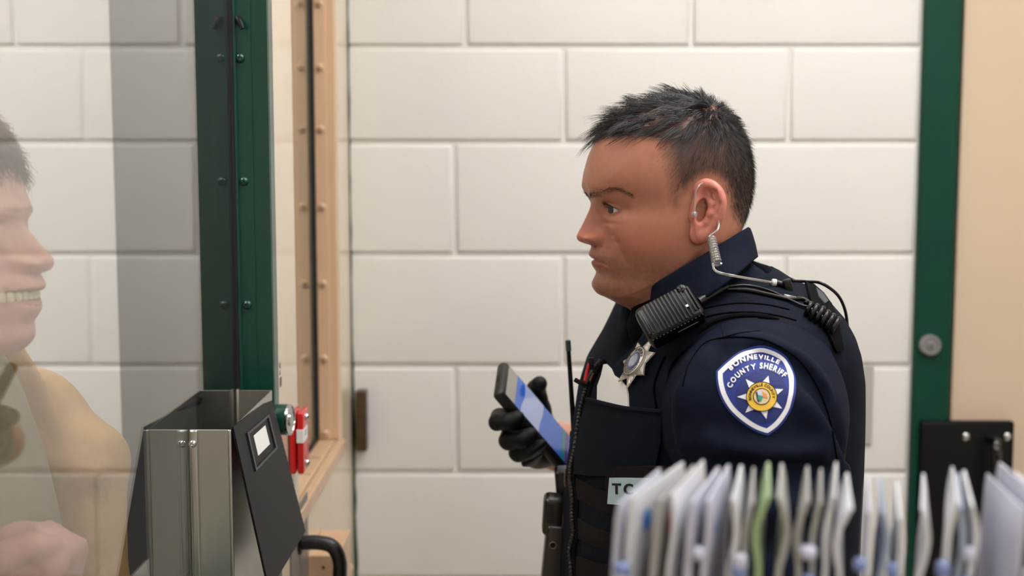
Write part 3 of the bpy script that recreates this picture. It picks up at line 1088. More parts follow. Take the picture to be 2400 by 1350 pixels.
bw = [(1384, 459), (1396, 456), (1410, 451), (1426, 445), (1440, 443), (1456, 447), (1470, 453), (1480, 459)]
for s in (1, -1):
    roots, paths = [], []
    for _ in range(440):
        t = rng.rand() ** 2.1 * (len(bw) - 1.001); i = int(t); a = t - i
        th = np.interp(t, [0, 1.5, 4, 7], [9, 9, 7, 5])
        x = bw[i][0] * (1 - a) + bw[i + 1][0] * a; y = bw[i][1] * (1 - a) + bw[i + 1][1] * a + rng.randn() * th * 0.45
        p, nn = on_face(x, y, s)
        dr = -hd.f * 0.8 + hd.u * (0.75 - 0.17 * t) + hd.l * s * 0.6
        dr = dr - nn * (dr @ nn); dr /= np.linalg.norm(dr)
        dr = dr + nn * 0.22 + rng.randn(3) * 0.13
        dr /= np.linalg.norm(dr)
        L = 0.004 + 0.003 * rng.rand()
        paths.append([p - nn * 0.0004, p + dr * L * 0.5, p + dr * L - nn * 0.0008]); roots.append(p)
    strands('eyebrow', None, np.array(paths), np.full(len(paths), 0.00012), M_brow, person)
    paths = []
    w0, w1 = off_spec['eye']['open']
    for k in range(70):
        sft = (k + 0.5) / 70
        dl = (-w0 + (w0 + w1) * sft) * 0.001
        ar = (4 * sft * (1 - sft)) ** 0.75
        dz = 0.001 * (off_spec['eye']['up'] * ar + off_spec['eye']['tilt'] * (sft - 0.5)) + 0.0003
        fr_ = fe + math.sqrt(max((R + 0.0012) ** 2 - dl * dl - dz * dz, 0))
        p = hd.world(np.array(fr_), np.array(s * (le + dl)), np.array(ue + dz))
        out = (p - hd.world(np.array(fe), np.array(s * le), np.array(ue))); out /= np.linalg.norm(out)
        d1 = out * 0.9 - hd.u * 0.15
        L = 0.0065 + 0.002 * rng.rand()
        paths.append([p - out * 0.001, p + d1 * L * 0.5, p + d1 * L * 0.9 + hd.u * L * 0.45 + rng.randn(3) * 0.0004])
    strands('eyelashes', None, np.array(paths), np.full(len(paths), 0.00014), M_hair, person)

# ------------------------------------------------------------------ the officer: clothing
from mathutils.geometry import delaunay_2d_cdt
PHI = math.radians(13)
tf = np.array((-math.cos(PHI), -math.sin(PHI), 0)); tl = np.array((math.sin(PHI), -math.cos(PHI), 0))
TY = 1.49
TO = np.array(P(1665, 900, TY))
ST = 2010.0
tw = [(560, 1600, 1700, 20), (600, 1570, 1735, 45), (640, 1545, 1790, 78), (665, 1528, 1838, 112), (690, 1508, 1860, 142), (720, 1512, 1880, 166), (760, 1496, 1900, 180), (800, 1474, 1915, 184), (860, 1436, 1930, 186), (930, 1414, 1936, 184),
      (1000, 1400, 1940, 182), (1100, 1384, 1940, 180), (1200, 1372, 1938, 180), (1350, 1366, 1935, 182), (1600, 1362, 1930, 184), (1800, 1360, 1925, 186)]
_y, _f, _b, _w = [np.array(a, float) for a in zip(*tw)]
_u = (900 - _y) / ST


def torso(p, grow=0.0):
    q = p - TO.astype(np.float32)
    f, l, u = q @ tf.astype(np.float32), q @ tl.astype(np.float32), q[:, 2]
    fr = np.interp(-u, -_u, (1665 - _f) / ST) + grow
    bk = np.interp(-u, -_u, (1665 - _b) / ST) - grow
    w = np.interp(-u, -_u, _w / 1000) + grow * 0.8
    c = (fr + bk) / 2
    a = (fr - bk) / 2
    n = 2.5
    k = ((np.abs(f - c) / a) ** n + (np.abs(l) / w) ** n + 1e-9) ** (1 / n)
    d = (k - 1) * np.minimum(a, w)
    top = (u - _u[0] - grow * 0.6)
    return smax(d * 0.8, top, 0.02)


SH = np.array(P(1783, 985, 1.29)); EL = np.array(P(1790, 1470, 1.245))
SHf = TO - tl * 0.205 + np.array((0, 0, SH[2] - TO[2])) + tf * -0.03
ELf = np.array(P(1530, 1115, 1.79))


def near_arm(p):
    d = d_capsule(p, SH, EL, 0.083, 0.074)
    return smin(d, d_ell(p, SH + np.array((-0.004, 0.03, 0.0)), (0.088, 0.085, 0.088)), 0.03)


def shirt_base(p):
    d = smin(torso(p), near_arm(p), 0.035)
    return smin(d, d_chain(p, [SHf, SHf * 0.45 + ELf * 0.55 + np.array((0.01, 0, -0.02)), ELf], [0.08, 0.07, 0.058], 0.02), 0.035)


def ray_hit(f, px, py, y0=1.05, y1=1.9, n=700):
    Y = np.linspace(y0, y1, n)
    a = np.array(P(px, py, 1.0)); o = np.array((0, 0, CAMZ))
    pts = (o + (a - o)[None] * Y[:, None]).astype(np.float32)
    d = f(pts)
    k = np.argmax(d < 0)
    if not (d < 0).any(): return None
    t = Y[k] if k == 0 else Y[k - 1] + (Y[k] - Y[k - 1]) * d[k - 1] / (d[k - 1] - d[k])
    return o + (a - o) * t


def ray_hits(f, pts2, y0=1.05, y1=1.9):
    """many rays at once by sphere-free bisection; returns (N,3), valid mask"""
    P2 = np.array([P(x, y, 1.0) for x, y in pts2]); o = np.array((0, 0, CAMZ))
    D = P2 - o
    n = 160
    Ys = np.linspace(y0, y1, n)
    allp = (o + D[:, None] * Ys[None, :, None]).reshape(-1, 3).astype(np.float32)
    val = np.concatenate([f(allp[s:s + 400000]) for s in range(0, len(allp), 400000)]).reshape(len(D), n)
    neg = val < 0
    k = np.argmax(neg, 1); ok = neg.any(1) & (k > 0)
    k = np.maximum(k, 1)
    a, b = Ys[k - 1].copy(), Ys[k].copy()
    for _ in range(12):
        m = (a + b) / 2
        v = f((o + D * m[:, None]).astype(np.float32))
        a = np.where(v > 0, m, a); b = np.where(v > 0, b, m)
    miss = ~neg.any(1)
    if miss.any():
        b = np.where(miss, Ys[np.argmin(val, 1)], b)
    return o + D * b[:, None], ok


def grad(f, p, e=0.002):
    p = np.asarray(p, np.float32)
    g = np.stack([f(p + np.array(v, np.float32) * e) - f(p - np.array(v, np.float32) * e) for v in ((1, 0, 0), (0, 1, 0), (0, 0, 1))], 1)
    return g / (np.linalg.norm(g, axis=1, keepdims=True) + 1e-9)


# folds of the sleeve: ridges and valleys traced over the arm
ridges = [([(1700, 800), (1790, 806), (1880, 850), (1935, 920)], 0.010), ([(1875, 930), (1930, 1000), (1965, 1080), (1975, 1180)], 0.012), ([(1650, 1035), (1740, 1062), (1850, 1072), (1940, 1050)], 0.011),
          ([(1610, 900), (1600, 980), (1612, 1060)], 0.012), ([(1660, 1180), (1760, 1200), (1880, 1190)], 0.010), ([(1905, 1080), (1930, 1180), (1935, 1300)], 0.010), ([(1655, 830), (1625, 890), (1600, 960)], 0.009)]
valleys = [([(1905, 900), (1950, 990), (1985, 1100)], 0.009), ([(1690, 1092), (1800, 1110), (1930, 1100)], 0.010), ([(1760, 822), (1850, 850), (1905, 900)], 0.007), ([(1700, 1260), (1800, 1275), (1900, 1240)], 0.01)]


def trace(f, pts, depth):
    c = [(p.x, p.y) for p in bez([(x, y, 0) for x, y in pts], 5)]
    h, ok = ray_hits(f, c)
    h = h[ok]
    return h - grad(f, h) * depth


R_ = [(trace(shirt_base, pts, r * 0.40), r) for pts, r in ridges]
V_ = [(trace(shirt_base, pts, -r * 0.25), r) for pts, r in valleys]


def shirt(p):
    d = shirt_base(p)
    near = d < 0.05
    if near.any():
        q = p[near]; e = d[near]
        for pts, r in R_:
            e = smin(e, d_chain(q, pts, [r * 0.5] + [r] * (len(pts) - 2) + [r * 0.4], 0.004), 0.014)
        for pts, r in V_:
            e = smax(e, -d_chain(q, pts, [r * 0.3] + [r] * (len(pts) - 2) + [r * 0.3], 0.004), 0.012)
        d[near] = e - 0.0012 * (vnoise(q.astype(float) * 45, 3) - 0.5) - 0.003 * (vnoise(q.astype(float) * 17, 5) - 0.5)
    hole = d_capsule(p, P(1560, 640, 1.47), P(1620, 560, 1.47), 0.055, 0.06)       # neck opening
    return smax(d, -hole, 0.006)


M_navy = mat('navy_shirt_cloth', srgb(14, 21, 36), 0.85, var=0.12, vscale=60, weave=0.35, spec=0.12)
M_vest = mat('navy_vest_cloth', srgb(15, 20, 31), 0.85, var=0.12, vscale=60, weave=0.4, spec=0.12)
M_web = mat('black_webbing', srgb(24, 19, 17), 0.8, spec=0.15, var=0.1, vscale=150, weave=0.6)
M_blk = mat('black_cloth', srgb(8, 8, 10), 0.9, spec=0.1, weave=0.4)
lo, hi = TO + np.array((-0.26, -0.36, -0.40)), TO + np.array((0.27, 0.34, 0.26))
shirt_o = sdf_mesh('shirt', shirt, lo, hi, 0.0036, M_navy, person)

# vest
AH = np.array(P(1778, 965, 1.29))


def vest(p):
    d = torso(p, 0.019)
    nf_ = p.astype(float)
    d = d - 0.0025 * (vnoise(nf_ * 22, 8) - 0.5)
    a0, a1 = AH + tl * 0.2, AH - tl * 0.10
    d = smax(d, -d_capsule(p, a0, a1, 0.076), 0.008)
    d = smax(d, -d_capsule(p, AH, AH + np.array((0.01, -0.01, -0.5)), 0.074, 0.064), 0.008)
    b0, b1 = SHf - tl * 0.2, SHf + tl * 0.05
    d = smax(d, -d_capsule(p, b0, b1, 0.105), 0.008)
    nk = d_capsule(p, P(1560, 640, 1.47), P(1660, 540, 1.47), 0.075, 0.085)
    d = smax(d, -nk, 0.006)
    v = d_capsule(p, P(1505, 735, 1.455), P(1432, 842, 1.44), 0.036, 0.006)
    d = smax(d, -v, 0.006)
    d = smax(d, -torso(p, -0.008), 0.002)
    return smax(d, -(p[:, 2] - (TO[2] - 0.36)), 0.01)


vest_o = sdf_mesh('vest', vest, lo, hi, 0.0036, M_vest, person)
outer = lambda p: np.minimum(vest(p), shirt(p))


def tess(poly, step):
    """triangulated filling of a 2D polygon with inner points"""
    poly = [Vector((x, y)) for x, y in poly]
    bd = []
    for i, a in enumerate(poly):
        b = poly[(i + 1) % len(poly)]
        n = max(1, int((b - a).length / step))
        bd += [a + (b - a) * k / n for k in range(n)]
    arr = np.array([(v.x, v.y) for v in bd])
    gx, gy = np.meshgrid(np.arange(arr[:, 0].min(), arr[:, 0].max(), step), np.arange(arr[:, 1].min(), arr[:, 1].max(), step))
    g = np.stack([gx.ravel(), gy.ravel()], 1)
    g = g[poly_dist(g, arr) < -step * 0.45]
    pts = bd + [Vector(x) for x in g]
    n = len(bd)
    v, e, f, *_ = delaunay_2d_cdt(pts, [(i, (i + 1) % n) for i in range(n)], [list(range(n))], 1, 1e-6)
    return np.array([(q.x, q.y) for q in v]), [list(q) for q in f], n


def drape(name, poly, sdf, thick, m, parent, step=6, lift=0.0, holes=None, edge=1):
    """a sheet of the polygon's outline (photograph pixels) lying on a surface with real thickness"""
    v2, f, n = poly if isinstance(poly, tuple) else tess(poly, step)
    h, ok = ray_hits(sdf, v2)
    g = grad(sdf, h)
    topv = h + g * (thick + lift)
    botv = h + g * (lift - 0.003)
    N = len(v2)
    faces = []
    cnt = {}
    for q in f:
        a = topv[q[0]]; nn = np.cross(topv[q[1]] - a, topv[q[2]] - a)
        qq = list(q) if nn @ g[q[0]] > 0 else list(q)[::-1]
        faces.append(qq)
        faces.append([i + N for i in qq[::-1]])
        for i in range(len(qq)):
            cnt[(qq[i], qq[(i + 1) % len(qq)])] = 1
    for (a, b) in list(cnt):
        if (b, a) not in cnt: faces.append([b, a, a + N, b + N])
    return mesh(name, np.concatenate([topv, botv]), faces, m, parent, True, 50)


def drape_tube(name, pts, sdf, r, m, parent, lift=0.0, n=8, sides=8, rad=None):
    c = [(p.x, p.y) for p in bez([(x, y, 0) for x, y in pts], n)]
    h, ok = ray_hits(sdf, c)
    h = h[ok]
    g = grad(sdf, h)
    q = h + g * (r * 0.5 + lift)
    rr = [r * (1 if rad is None else rad(i)) for i in range(len(q))]
    return MB().tube(q, rr, sides).out(name, m, parent)


# shirt collar: a folded band round the neck, higher at the back
topl = [(1512, 686, 1.435), (1535, 668, 1.412), (1580, 640, 1.398), (1640, 605, 1.392), (1700, 568, 1.402), (1742, 542, 1.43), (1754, 535, 1.475), (1735, 548, 1.525), (1680, 585, 1.548), (1600, 625, 1.550), (1540, 668, 1.53), (1508, 695, 1.50)]
midl = [(1520, 708, 1.428), (1547, 700, 1.402), (1602, 674, 1.383), (1660, 638, 1.375), (1715, 602, 1.385), (1756, 574, 1.425), (1766, 566, 1.478), (1745, 575, 1.535), (1685, 610, 1.565), (1600, 655, 1.568), (1535, 692, 1.545), (1500, 712, 1.505)]
botl = [(1530, 742, 1.415), (1562, 744, 1.382), (1625, 716, 1.357), (1685, 676, 1.348), (1738, 634, 1.365), (1765, 610, 1.42), (1774, 602, 1.48), (1755, 610, 1.545), (1690, 640, 1.585), (1600, 690, 1.59), (1530, 718, 1.56), (1490, 728, 1.51)]
inl = [(1520, 712, 1.440), (1545, 700, 1.420), (1590, 676, 1.408), (1645, 644, 1.404), (1700, 606, 1.412), (1738, 580, 1.437), (1748, 574, 1.475), (1730, 586, 1.517), (1680, 622, 1.538), (1602, 664, 1.540), (1546, 700, 1.522), (1515, 722, 1.497)]
loops = [[P(*q) for q in lp] for lp in (inl, topl, midl, botl)]
loops = [bez(lp, 6) for lp in loops]
K = len(loops[0])
prof = []
for i in range(K):
    a, b, c, d = [lp[i] for lp in loops]
    row = bez([a, b + (b - c) * 0.0, c, d], 6)
    prof.append(row)
Mr = len(prof[0])
vv, ff = [], []
for i in range(K):
    for j in range(Mr):
        vv.append(prof[i][j])
for i in range(K - 1):
    for j in range(Mr - 1):
        ff.append((i * Mr + j, i * Mr + j + 1, (i + 1) * Mr + j + 1, (i + 1) * Mr + j))
co = mesh('collar', vv, ff, M_navy, person)
so = co.modifiers.new('thickness', 'SOLIDIFY'); so.thickness = 0.0028; so.offset = 0
# dark undershirt in the collar's opening
sdf_mesh('undershirt', lambda p: smax(d_chain(p, [P(1560, 770, 1.46), P(1570, 720, 1.46), P(1640, 640, 1.47)], [0.042, 0.045, 0.060], 0.02), -(d_capsule(p, P(1560, 600, 1.47), P(1500, 690, 1.47), 0.03)), 0.004),
         P(1400, 860, 1.36), P(1760, 560, 1.60), 0.004, M_blk, person)

# ------------------------------------------------------------------ lettering
def glyphs(text, size=1.0, bold=0.03, spacing=1.0):
    """2D triangles of a line of text, centred on x; list of (centre x, verts (n,2), faces)"""
    out, x = [], 0.0
    for ch in text:
        cu = bpy.data.curves.new('t', 'FONT'); cu.body = ch; cu.size = size; cu.offset = bold * size; cu.resolution_u = 3
        ob = bpy.data.objects.new('t', cu); COL.objects.link(ob)
        me = ob.to_mesh()
        v = np.array([q.co[:2] for q in me.vertices]).reshape(-1, 2)
        f = [list(p.vertices) for p in me.polygons]
        ob.to_mesh_clear()
        bpy.data.objects.remove(ob); bpy.data.curves.remove(cu)
        if len(v) == 0:
            x += 0.32 * size * spacing; continue
        w = v[:, 0].max() - v[:, 0].min()
        v[:, 0] -= (v[:, 0].max() + v[:, 0].min()) / 2
        out.append((x + w / 2, v, f)); x += w + 0.09 * size * spacing
    return [(c - (x - 0.09 * size) / 2, v, f) for c, v, f in out], x - 0.09 * size


def circle3(a, b, c):
    ax, ay = a; bx, by = b; cx, cy = c
    d = 2 * (ax * (by - cy) + bx * (cy - ay) + cx * (ay - by))
    ux = ((ax * ax + ay * ay) * (by - cy) + (bx * bx + by * by) * (cy - ay) + (cx * cx + cy * cy) * (ay - by)) / d
    uy = ((ax * ax + ay * ay) * (cx - bx) + (bx * bx + by * by) * (ax - cx) + (cx * cx + cy * cy) * (bx - ax)) / d
    return ux, uy, math.hypot(ax - ux, ay - uy)


def arc_text(text, c, r, a_mid, span, size, bold=0.03, inward=False, squash=1.0):
    """text along a circle in image axes (y down); a_mid measured clockwise from up"""
    gl, w = glyphs(text, 1.0, bold)
    k = span / w                                  # radians per unit
    V, Fc = [], []
    for cx, v, f in gl:
        a = a_mid + (cx * k if not inward else -cx * k)
        up = np.array((math.sin(a), -math.cos(a))); rt = np.array((math.cos(a), math.sin(a)))
        if inward: up, rt = -up, -rt
        base = np.array(c) + np.array((math.sin(a), -math.cos(a))) * r
        hgt = v[:, 1] - 0.35
        n = len(V)
        V += [tuple(base + rt * (q[0] * k * r * squash) + up * (h * size)) for q, h in zip(v, hgt)]
        Fc += [[i + n for i in t] for t in f]
    return np.array(V), Fc


def inset(poly, d):
    a = np.array(poly, float); n = len(a)
    s = np.sign(sum(a[i][0] * a[(i + 1) % n][1] - a[(i + 1) % n][0] * a[i][1] for i in range(n)))
    out = []
    for i in range(n):
        e1 = a[i] - a[i - 1]; e2 = a[(i + 1) % n] - a[i]
        n1 = np.array((-e1[1], e1[0])) / np.linalg.norm(e1); n2 = np.array((-e2[1], e2[0])) / np.linalg.norm(e2)
        m = (n1 + n2); m /= np.linalg.norm(m)
        out.append(tuple(a[i] + m * d * s / max(0.6, float(m @ n1))))
    return out


def ring2d(o, i):
    n = len(o)
    return np.array(list(o) + list(i)), [[k, (k + 1) % n, (k + 1) % n + n, k + n] for k in range(n)], n


def densify(poly, step):
    out = []
    for i, a in enumerate(poly):
        b = poly[(i + 1) % len(poly)]
        m = max(1, int(math.hypot(b[0] - a[0], b[1] - a[1]) / step))
        out += [(a[0] + (b[0] - a[0]) * k / m, a[1] + (b[1] - a[1]) * k / m) for k in range(m)]
    return out


# ------------------------------------------------------------------ shoulder patch
M_pblue = mat('patch_blue', srgb(22, 44, 122), 0.7, weave=0.5)
M_pblue2 = mat('patch_blue_dark', srgb(18, 34, 100), 0.7, weave=0.5)
M_pwhite = mat('patch_white_thread', srgb(226, 224, 226), 0.7, weave=0.5)
M_pgold = mat('patch_gold_thread', srgb(232, 186, 60), 0.65, weave=0.4)
Z8 = lambda x, y: (1660 + x / 5.192, 780 + y / 5.192)
shield = [Z8(*q) for q in ((100, 470), (200, 375), (330, 270), (440, 205), (560, 165), (640, 155), (720, 165), (850, 215), (960, 300), (1020, 430), (1055, 560), (1066, 690), (1050, 810), (1000, 960), (880, 1130), (760, 1230), (705, 1247), (560, 1195), (400, 1090), (250, 950), (150, 780), (105, 610))]
shield = [(p.x, p.y) for p in bez([(x, y, 0) for x, y in shield + shield[:1]], 4)][:-1]
shield = densify(shield, 6)
patch = drape('shoulder_patch', shield, shirt, 0.0012, M_pblue, shirt_o, 7)
patch['label'] = 'blue and white embroidered shield patch on the sleeve'
drape('border', ring2d(inset(shield, 5.5), inset(shield, 16)), shirt, 0.0019, M_pwhite, patch)
cc = (1785.2, 931.2)
cir = [(cc[0] + 61 * math.cos(t), cc[1] + 61 * math.sin(t)) for t in np.linspace(0, 2 * math.pi, 64, endpoint=False)]
drape('medallion_field', cir, shirt, 0.00145, M_pblue2, patch, 7)
tips = [Z8(*q) for q in ((730, 535), (910, 695), (895, 925), (705, 1050), (455, 975), (355, 785), (460, 575))]
star = []
for i, t in enumerate(tips):
    u = tips[(i + 1) % 7]
    m = ((t[0] + u[0]) / 2 - cc[0], (t[1] + u[1]) / 2 - cc[1]); L = math.hypot(*m)
    star += [t, (cc[0] + m[0] / L * 27, cc[1] + m[1] / L * 27)]
drape('star', densify(star, 7), shirt, 0.0019, M_pwhite, patch, 7)
disc = lambda r, n=40: [(cc[0] + r * math.cos(t), cc[1] + 0.96 * r * math.sin(t)) for t in np.linspace(0, 2 * math.pi, n, endpoint=False)]
drape('seal', disc(35), shirt, 0.0026, M_pgold, patch, 6)
drape('seal_ring', ring2d(disc(20), disc(18)), shirt, 0.0030, M_ink, patch)
drape('seal_edge', ring2d(disc(35.5), disc(34)), shirt, 0.0030, M_ink, patch)
drape('seal_centre', disc(18), shirt, 0.0029, mat('seal_pale', srgb(214, 190, 150), 0.7), patch, 6)
for nm, c, pts in (('emblem', srgb(40, 150, 120), [(1777, 928), (1788, 932), (1784, 943), (1776, 938)]), ('emblem', srgb(222, 140, 70), [(1784, 918), (1797, 926), (1798, 936), (1788, 932)]),
                   ('emblem', srgb(190, 196, 216), [(1773, 920), (1785, 917), (1788, 930), (1777, 928)]), ('emblem', srgb(60, 50, 56), [(1771, 921), (1775, 920), (1780, 944), (1776, 943)])):
    drape(nm, pts, shirt, 0.0033, mat('emblem_%g_%g' % (c[0], c[1]), c, 0.7), patch, 5)
drape('seal_lettering', (*arc_text('BONNEVILLE COUNTY', cc, 27, math.radians(-5), math.radians(205), 8.6, 0.012), 0), shirt, 0.0031, M_ink, patch)
c1 = circle3(Z8(285, 438), Z8(590, 315), Z8(832, 372))
c2 = circle3(Z8(272, 632), Z8(585, 418), Z8(915, 518))


def ang(c, p):
    return math.atan2(p[0] - c[0], -(p[1] - c[1]))


def line_on(c, a, b, text, size, nm):
    a0, a1 = ang(c, a), ang(c, b)
    drape(nm, (*arc_text(text, c[:2], c[2] + (1.6 if text[0] == 'B' else -1.2), (a0 + a1) / 2, a1 - a0, size, 0.030, False, 0.86), 0), shirt, 0.0024, M_pwhite, patch)


line_on(c1, Z8(262, 456), Z8(862, 384), 'BONNEVILLE', 17.5, 'lettering')
line_on(c2, Z8(246, 670), Z8(938, 538), 'COUNTY SHERIFF', 16.5, 'lettering')

# ------------------------------------------------------------------ seams and edges of shirt and vest
M_seam = mat('dark_seam', srgb(5, 6, 10), 0.95, spec=0.03)
for pts in ([(1600, 905), (1612, 862), (1640, 815), (1672, 796), (1730, 790), (1800, 800), (1870, 842), (1915, 905), (1945, 985), (1962, 1080)],):
    drape_tube('sleeve_seam', pts, shirt, 0.0009, M_seam, shirt_o, -0.0004, 10)
# shoulder strap loop of the shirt
drape('shoulder_loop', [(1690, 757), (1733, 747), (1775, 745), (1781, 776), (1738, 780), (1697, 790)], shirt, 0.0009, M_navy, shirt_o, 5)
for pts in ([(1612, 742), (1650, 724), (1720, 712), (1790, 714), (1850, 726)], [(1600, 770), (1640, 748), (1700, 734), (1770, 733), (1830, 742), (1866, 752)]):
    drape_tube('vest_seam', pts, vest, 0.0010, M_seam, vest_o, -0.0003, 8)
drape_tube('vest_piping', [(1636, 782), (1670, 756), (1720, 742), (1770, 741), (1825, 748)], outer, 0.0030, M_blk, vest_o, -0.001, 10, rad=lambda i: min(1.0, 0.25 + i * 0.15, 0.25 + (40 - i) * 0.15))
# pocket, its lip, side seam
pk = drape('chest_pocket', [(1384, 938), (1430, 950), (1480, 960), (1556, 966), (1552, 1040), (1540, 1100), (1480, 1112), (1400, 1116), (1352, 1112), (1356, 1050), (1368, 985)], vest, 0.0045, M_vest, vest_o, 9)
drape_tube('pocket_lip', [(1384, 938), (1430, 950), (1480, 960), (1556, 966)], vest, 0.0028, M_vest, pk, 0.003, 8)
drape_tube('vest_seam', [(1556, 966), (1552, 1010), (1545, 1070), (1540, 1110)], vest, 0.0015, M_seam, vest_o, 0.0, 6)
drape_tube('vest_seam', [(1560, 835), (1535, 900), (1540, 960)], vest, 0.0012, M_seam, vest_o, 0.0, 6)
# webbing bands
for (a, b) in (([(1354, 1119), (1392, 1141), (1433, 1157), (1520, 1178), (1600, 1190)], [(1600, 1236), (1520, 1226), (1442, 1205), (1395, 1190), (1354, 1168)]),
               ([(1357, 1214), (1395, 1236), (1440, 1252), (1520, 1270), (1600, 1280)], [(1600, 1318), (1520, 1308), (1433, 1290), (1392, 1278), (1354, 1261)]),
               ([(1354, 1303), (1390, 1316), (1429, 1325), (1520, 1342), (1600, 1350)], [(1600, 1396), (1520, 1386), (1429, 1368), (1390, 1358), (1354, 1348)])):
    drape('webbing_strap', a + b, vest, 0.0022, M_web, vest_o, 10)
# zip with its braided cord, pull and hooks
zipx = [(1412, 846), (1396, 868), (1384, 892), (1374, 925), (1364, 965), (1357, 1010), (1350, 1060), (1342, 1095), (1341, 1130), (1346, 1170), (1345, 1210), (1348, 1250), (1340, 1290), (1343, 1335), (1346, 1380)]
drape_tube('zip_cord', zipx, vest, 0.0026, mat('zip_cord', srgb(34, 28, 24), 0.5, weave=0.8), vest_o, 0.001, 14, 8, rad=lambda i: 1.0 + 0.35 * math.sin(i * 2.2))
drape_tube('zip_tape', [(x + 9, y) for x, y in zipx], vest, 0.004, M_blk, vest_o, -0.002, 8)
M_brass = mat('dull_brass', srgb(150, 128, 84), 0.35, 0.9)
h0 = ray_hit(vest, 1382, 900)
MB().obox(Vector(P(1360, 897, h0[1] - 0.012)), (0.86, 0, -0.5), (0, 1, 0), (0.5, 0, 0.86), (0.016, 0.003, 0.0055), 0.001).out('zip_pull', M_black, vest_o)
hk = [Vector(P(x, y, h0[1] - 0.010)) for x, y in ((1383, 892), (1392, 872), (1404, 853), (1412, 850), (1414, 858), (1402, 874), (1390, 894), (1383, 892))]
MB().tube(bez(hk, 5), 0.0011, 8).out('hook', M_brass, vest_o)
# name pouch with a pale patch
pouch = drape('pouch', [(1447, 1108), (1475, 1094), (1530, 1090), (1580, 1094), (1600, 1110), (1600, 1180), (1580, 1200), (1450, 1196)], vest, 0.016, M_web, vest_o, 9)
pp = drape('name_patch', [(1458, 1119), (1560, 1117), (1570, 1170), (1562, 1182), (1453, 1180)], vest, 0.0175, mat('pale_patch', srgb(170, 188, 192), 0.75, weave=0.5), pouch, 8)
gl, w = glyphs('TC', 1.0, 0.03)
V, Fc = [], []
for cx, v, f in gl:
    n0 = len(V); V += [(1474 + (cx - gl[0][0]) * 34 + q[0] * 30, 1156 - q[1] * 34) for q in v]; Fc += [[i + n0 for i in t] for t in f]
drape('lettering', (np.array(V), Fc, 0), vest, 0.0182, M_ink, pp)

# ------------------------------------------------------------------ things worn or clipped on
# star badge
bc = ray_hit(vest, 1500, 855); bn = grad(vest, bc[None])[0]
bn = Vector(bn); up0 = Vector((0.30, 0, 1)); bu = (up0 - bn * up0.dot(bn)).normalized(); br = bu.cross(bn).normalized()
BO = Vector(bc) + bn * 0.004
M_silver = mat('badge_silver', srgb(206, 200, 192), 0.28, 0.9, bump=0.5, bscale=700)
Rb = 0.0320
st = []
for k in range(14):
    a = 2 * math.pi * k / 14
    st.append((math.sin(a) * (Rb if k % 2 == 0 else Rb * 0.60), math.cos(a) * (Rb if k % 2 == 0 else Rb * 0.60)))
badge = MB()
n = 14
V = [BO + br * x + bu * y for x, y in st] + [BO + br * x * 0.97 + bu * y * 0.97 + bn * 0.0016 for x, y in st] + [BO + bn * 0.0045]
Fc = [tuple(range(n))] + [(i, (i + 1) % n, (i + 1) % n + n, i + n) for i in range(n)] + [(i + n, (i + 1) % n + n, 2 * n) for i in range(n)]
badge.add(V, Fc)
bo = badge.out('badge', M_silver, None, False)
props(bo, 'silver seven-pointed star badge pinned to the navy vest', 'badge')
bl = lambda r0, r1, h, nm, m: MB().lathe(BO, bn, [(r0, h - 0.0006), (r0, h), (r1, h), (r1, h - 0.0006)], 40).out(nm, m, bo)
MB().lathe(BO, bn, [(0.0178, 0.0), (0.0178, 0.0042), (0.0168, 0.0050), (0.0, 0.0052)], 40).out('badge_disc', M_silver, bo)
MB().lathe(BO, bn, [(0.0112, 0.0048), (0.0112, 0.0056), (0.0, 0.0057)], 36).out('badge_ring', mat('badge_blue', srgb(34, 42, 104), 0.3, coat=0.5), bo)
MB().lathe(BO, bn, [(0.0080, 0.0054), (0.0080, 0.0060), (0.0, 0.0061)], 36).out('badge_centre', mat('badge_scene', srgb(150, 162, 172), 0.3, var=0.5, vscale=180, coat=0.5), bo)
for ringr, m in ((0.0179, M_ink), (0.0113, M_brass)):
    MB().tube([BO + bn * 0.0050 + (br * math.cos(t) + bu * math.sin(t)) * ringr for t in np.linspace(0, 2 * math.pi, 41)], 0.0003, 6).out('badge_edge', m, bo)


def flat_text(text, r, mid, span, size, inward, nm):
    v, f = arc_text(text, (0, 0), r, mid, span, size, 0.02, inward)
    MBt = MB(); MBt.add([BO + br * float(x) - bu * float(y) + bn * 0.00545 for x, y in v], f)
    return MBt.out(nm, M_ink, bo, False)


flat_text('SHERIFF', 0.0140, 0.1, 1.75, 0.0052, False, 'lettering')
flat_text('BONNEVILLE COUNTY', 0.0140, math.pi, 3.6, 0.0046, True, 'lettering')
v, f = arc_text('DEPUTY', (0, 0), 0.0205, math.pi + 0.25, 0.75, 0.0040, 0.02, True)
MB().add([BO + br * float(x) - bu * float(y) + bn * 0.0036 for x, y in v], f).out('lettering', M_ink, bo, False)

# white card in the pocket
card = drape('paper_card', densify([(1417, 856), (1425, 855), (1434, 864), (1441, 880), (1456, 890), (1470, 906), (1474, 925), (1475, 952), (1472, 966), (1402, 950), (1403, 905), (1407, 894), (1412, 880)], 6), vest, 0.0007, M_white, None, 8, lift=0.0012)
props(card, 'torn-topped white card standing in the chest pocket of the vest', 'card')
# red pen behind the vest edge
a, b = Vector(P(1380, 852, 1.47)), Vector(P(1371, 892, 1.47))
pen = MB().tube([a, a * 0.5 + b * 0.5, b], [0.0014, 0.0019, 0.0019], 10).out('pen', M_red)
props(pen, 'red pen tucked at the front edge of the vest', 'pen')
MB().obox(Vector(P(1386, 852, 1.470)), (1, 0, 0.1), (0, 1, 0), (-0.1, 0, 1), (0.006, 0.004, 0.014), 0.001).out('clip', M_black, pen)

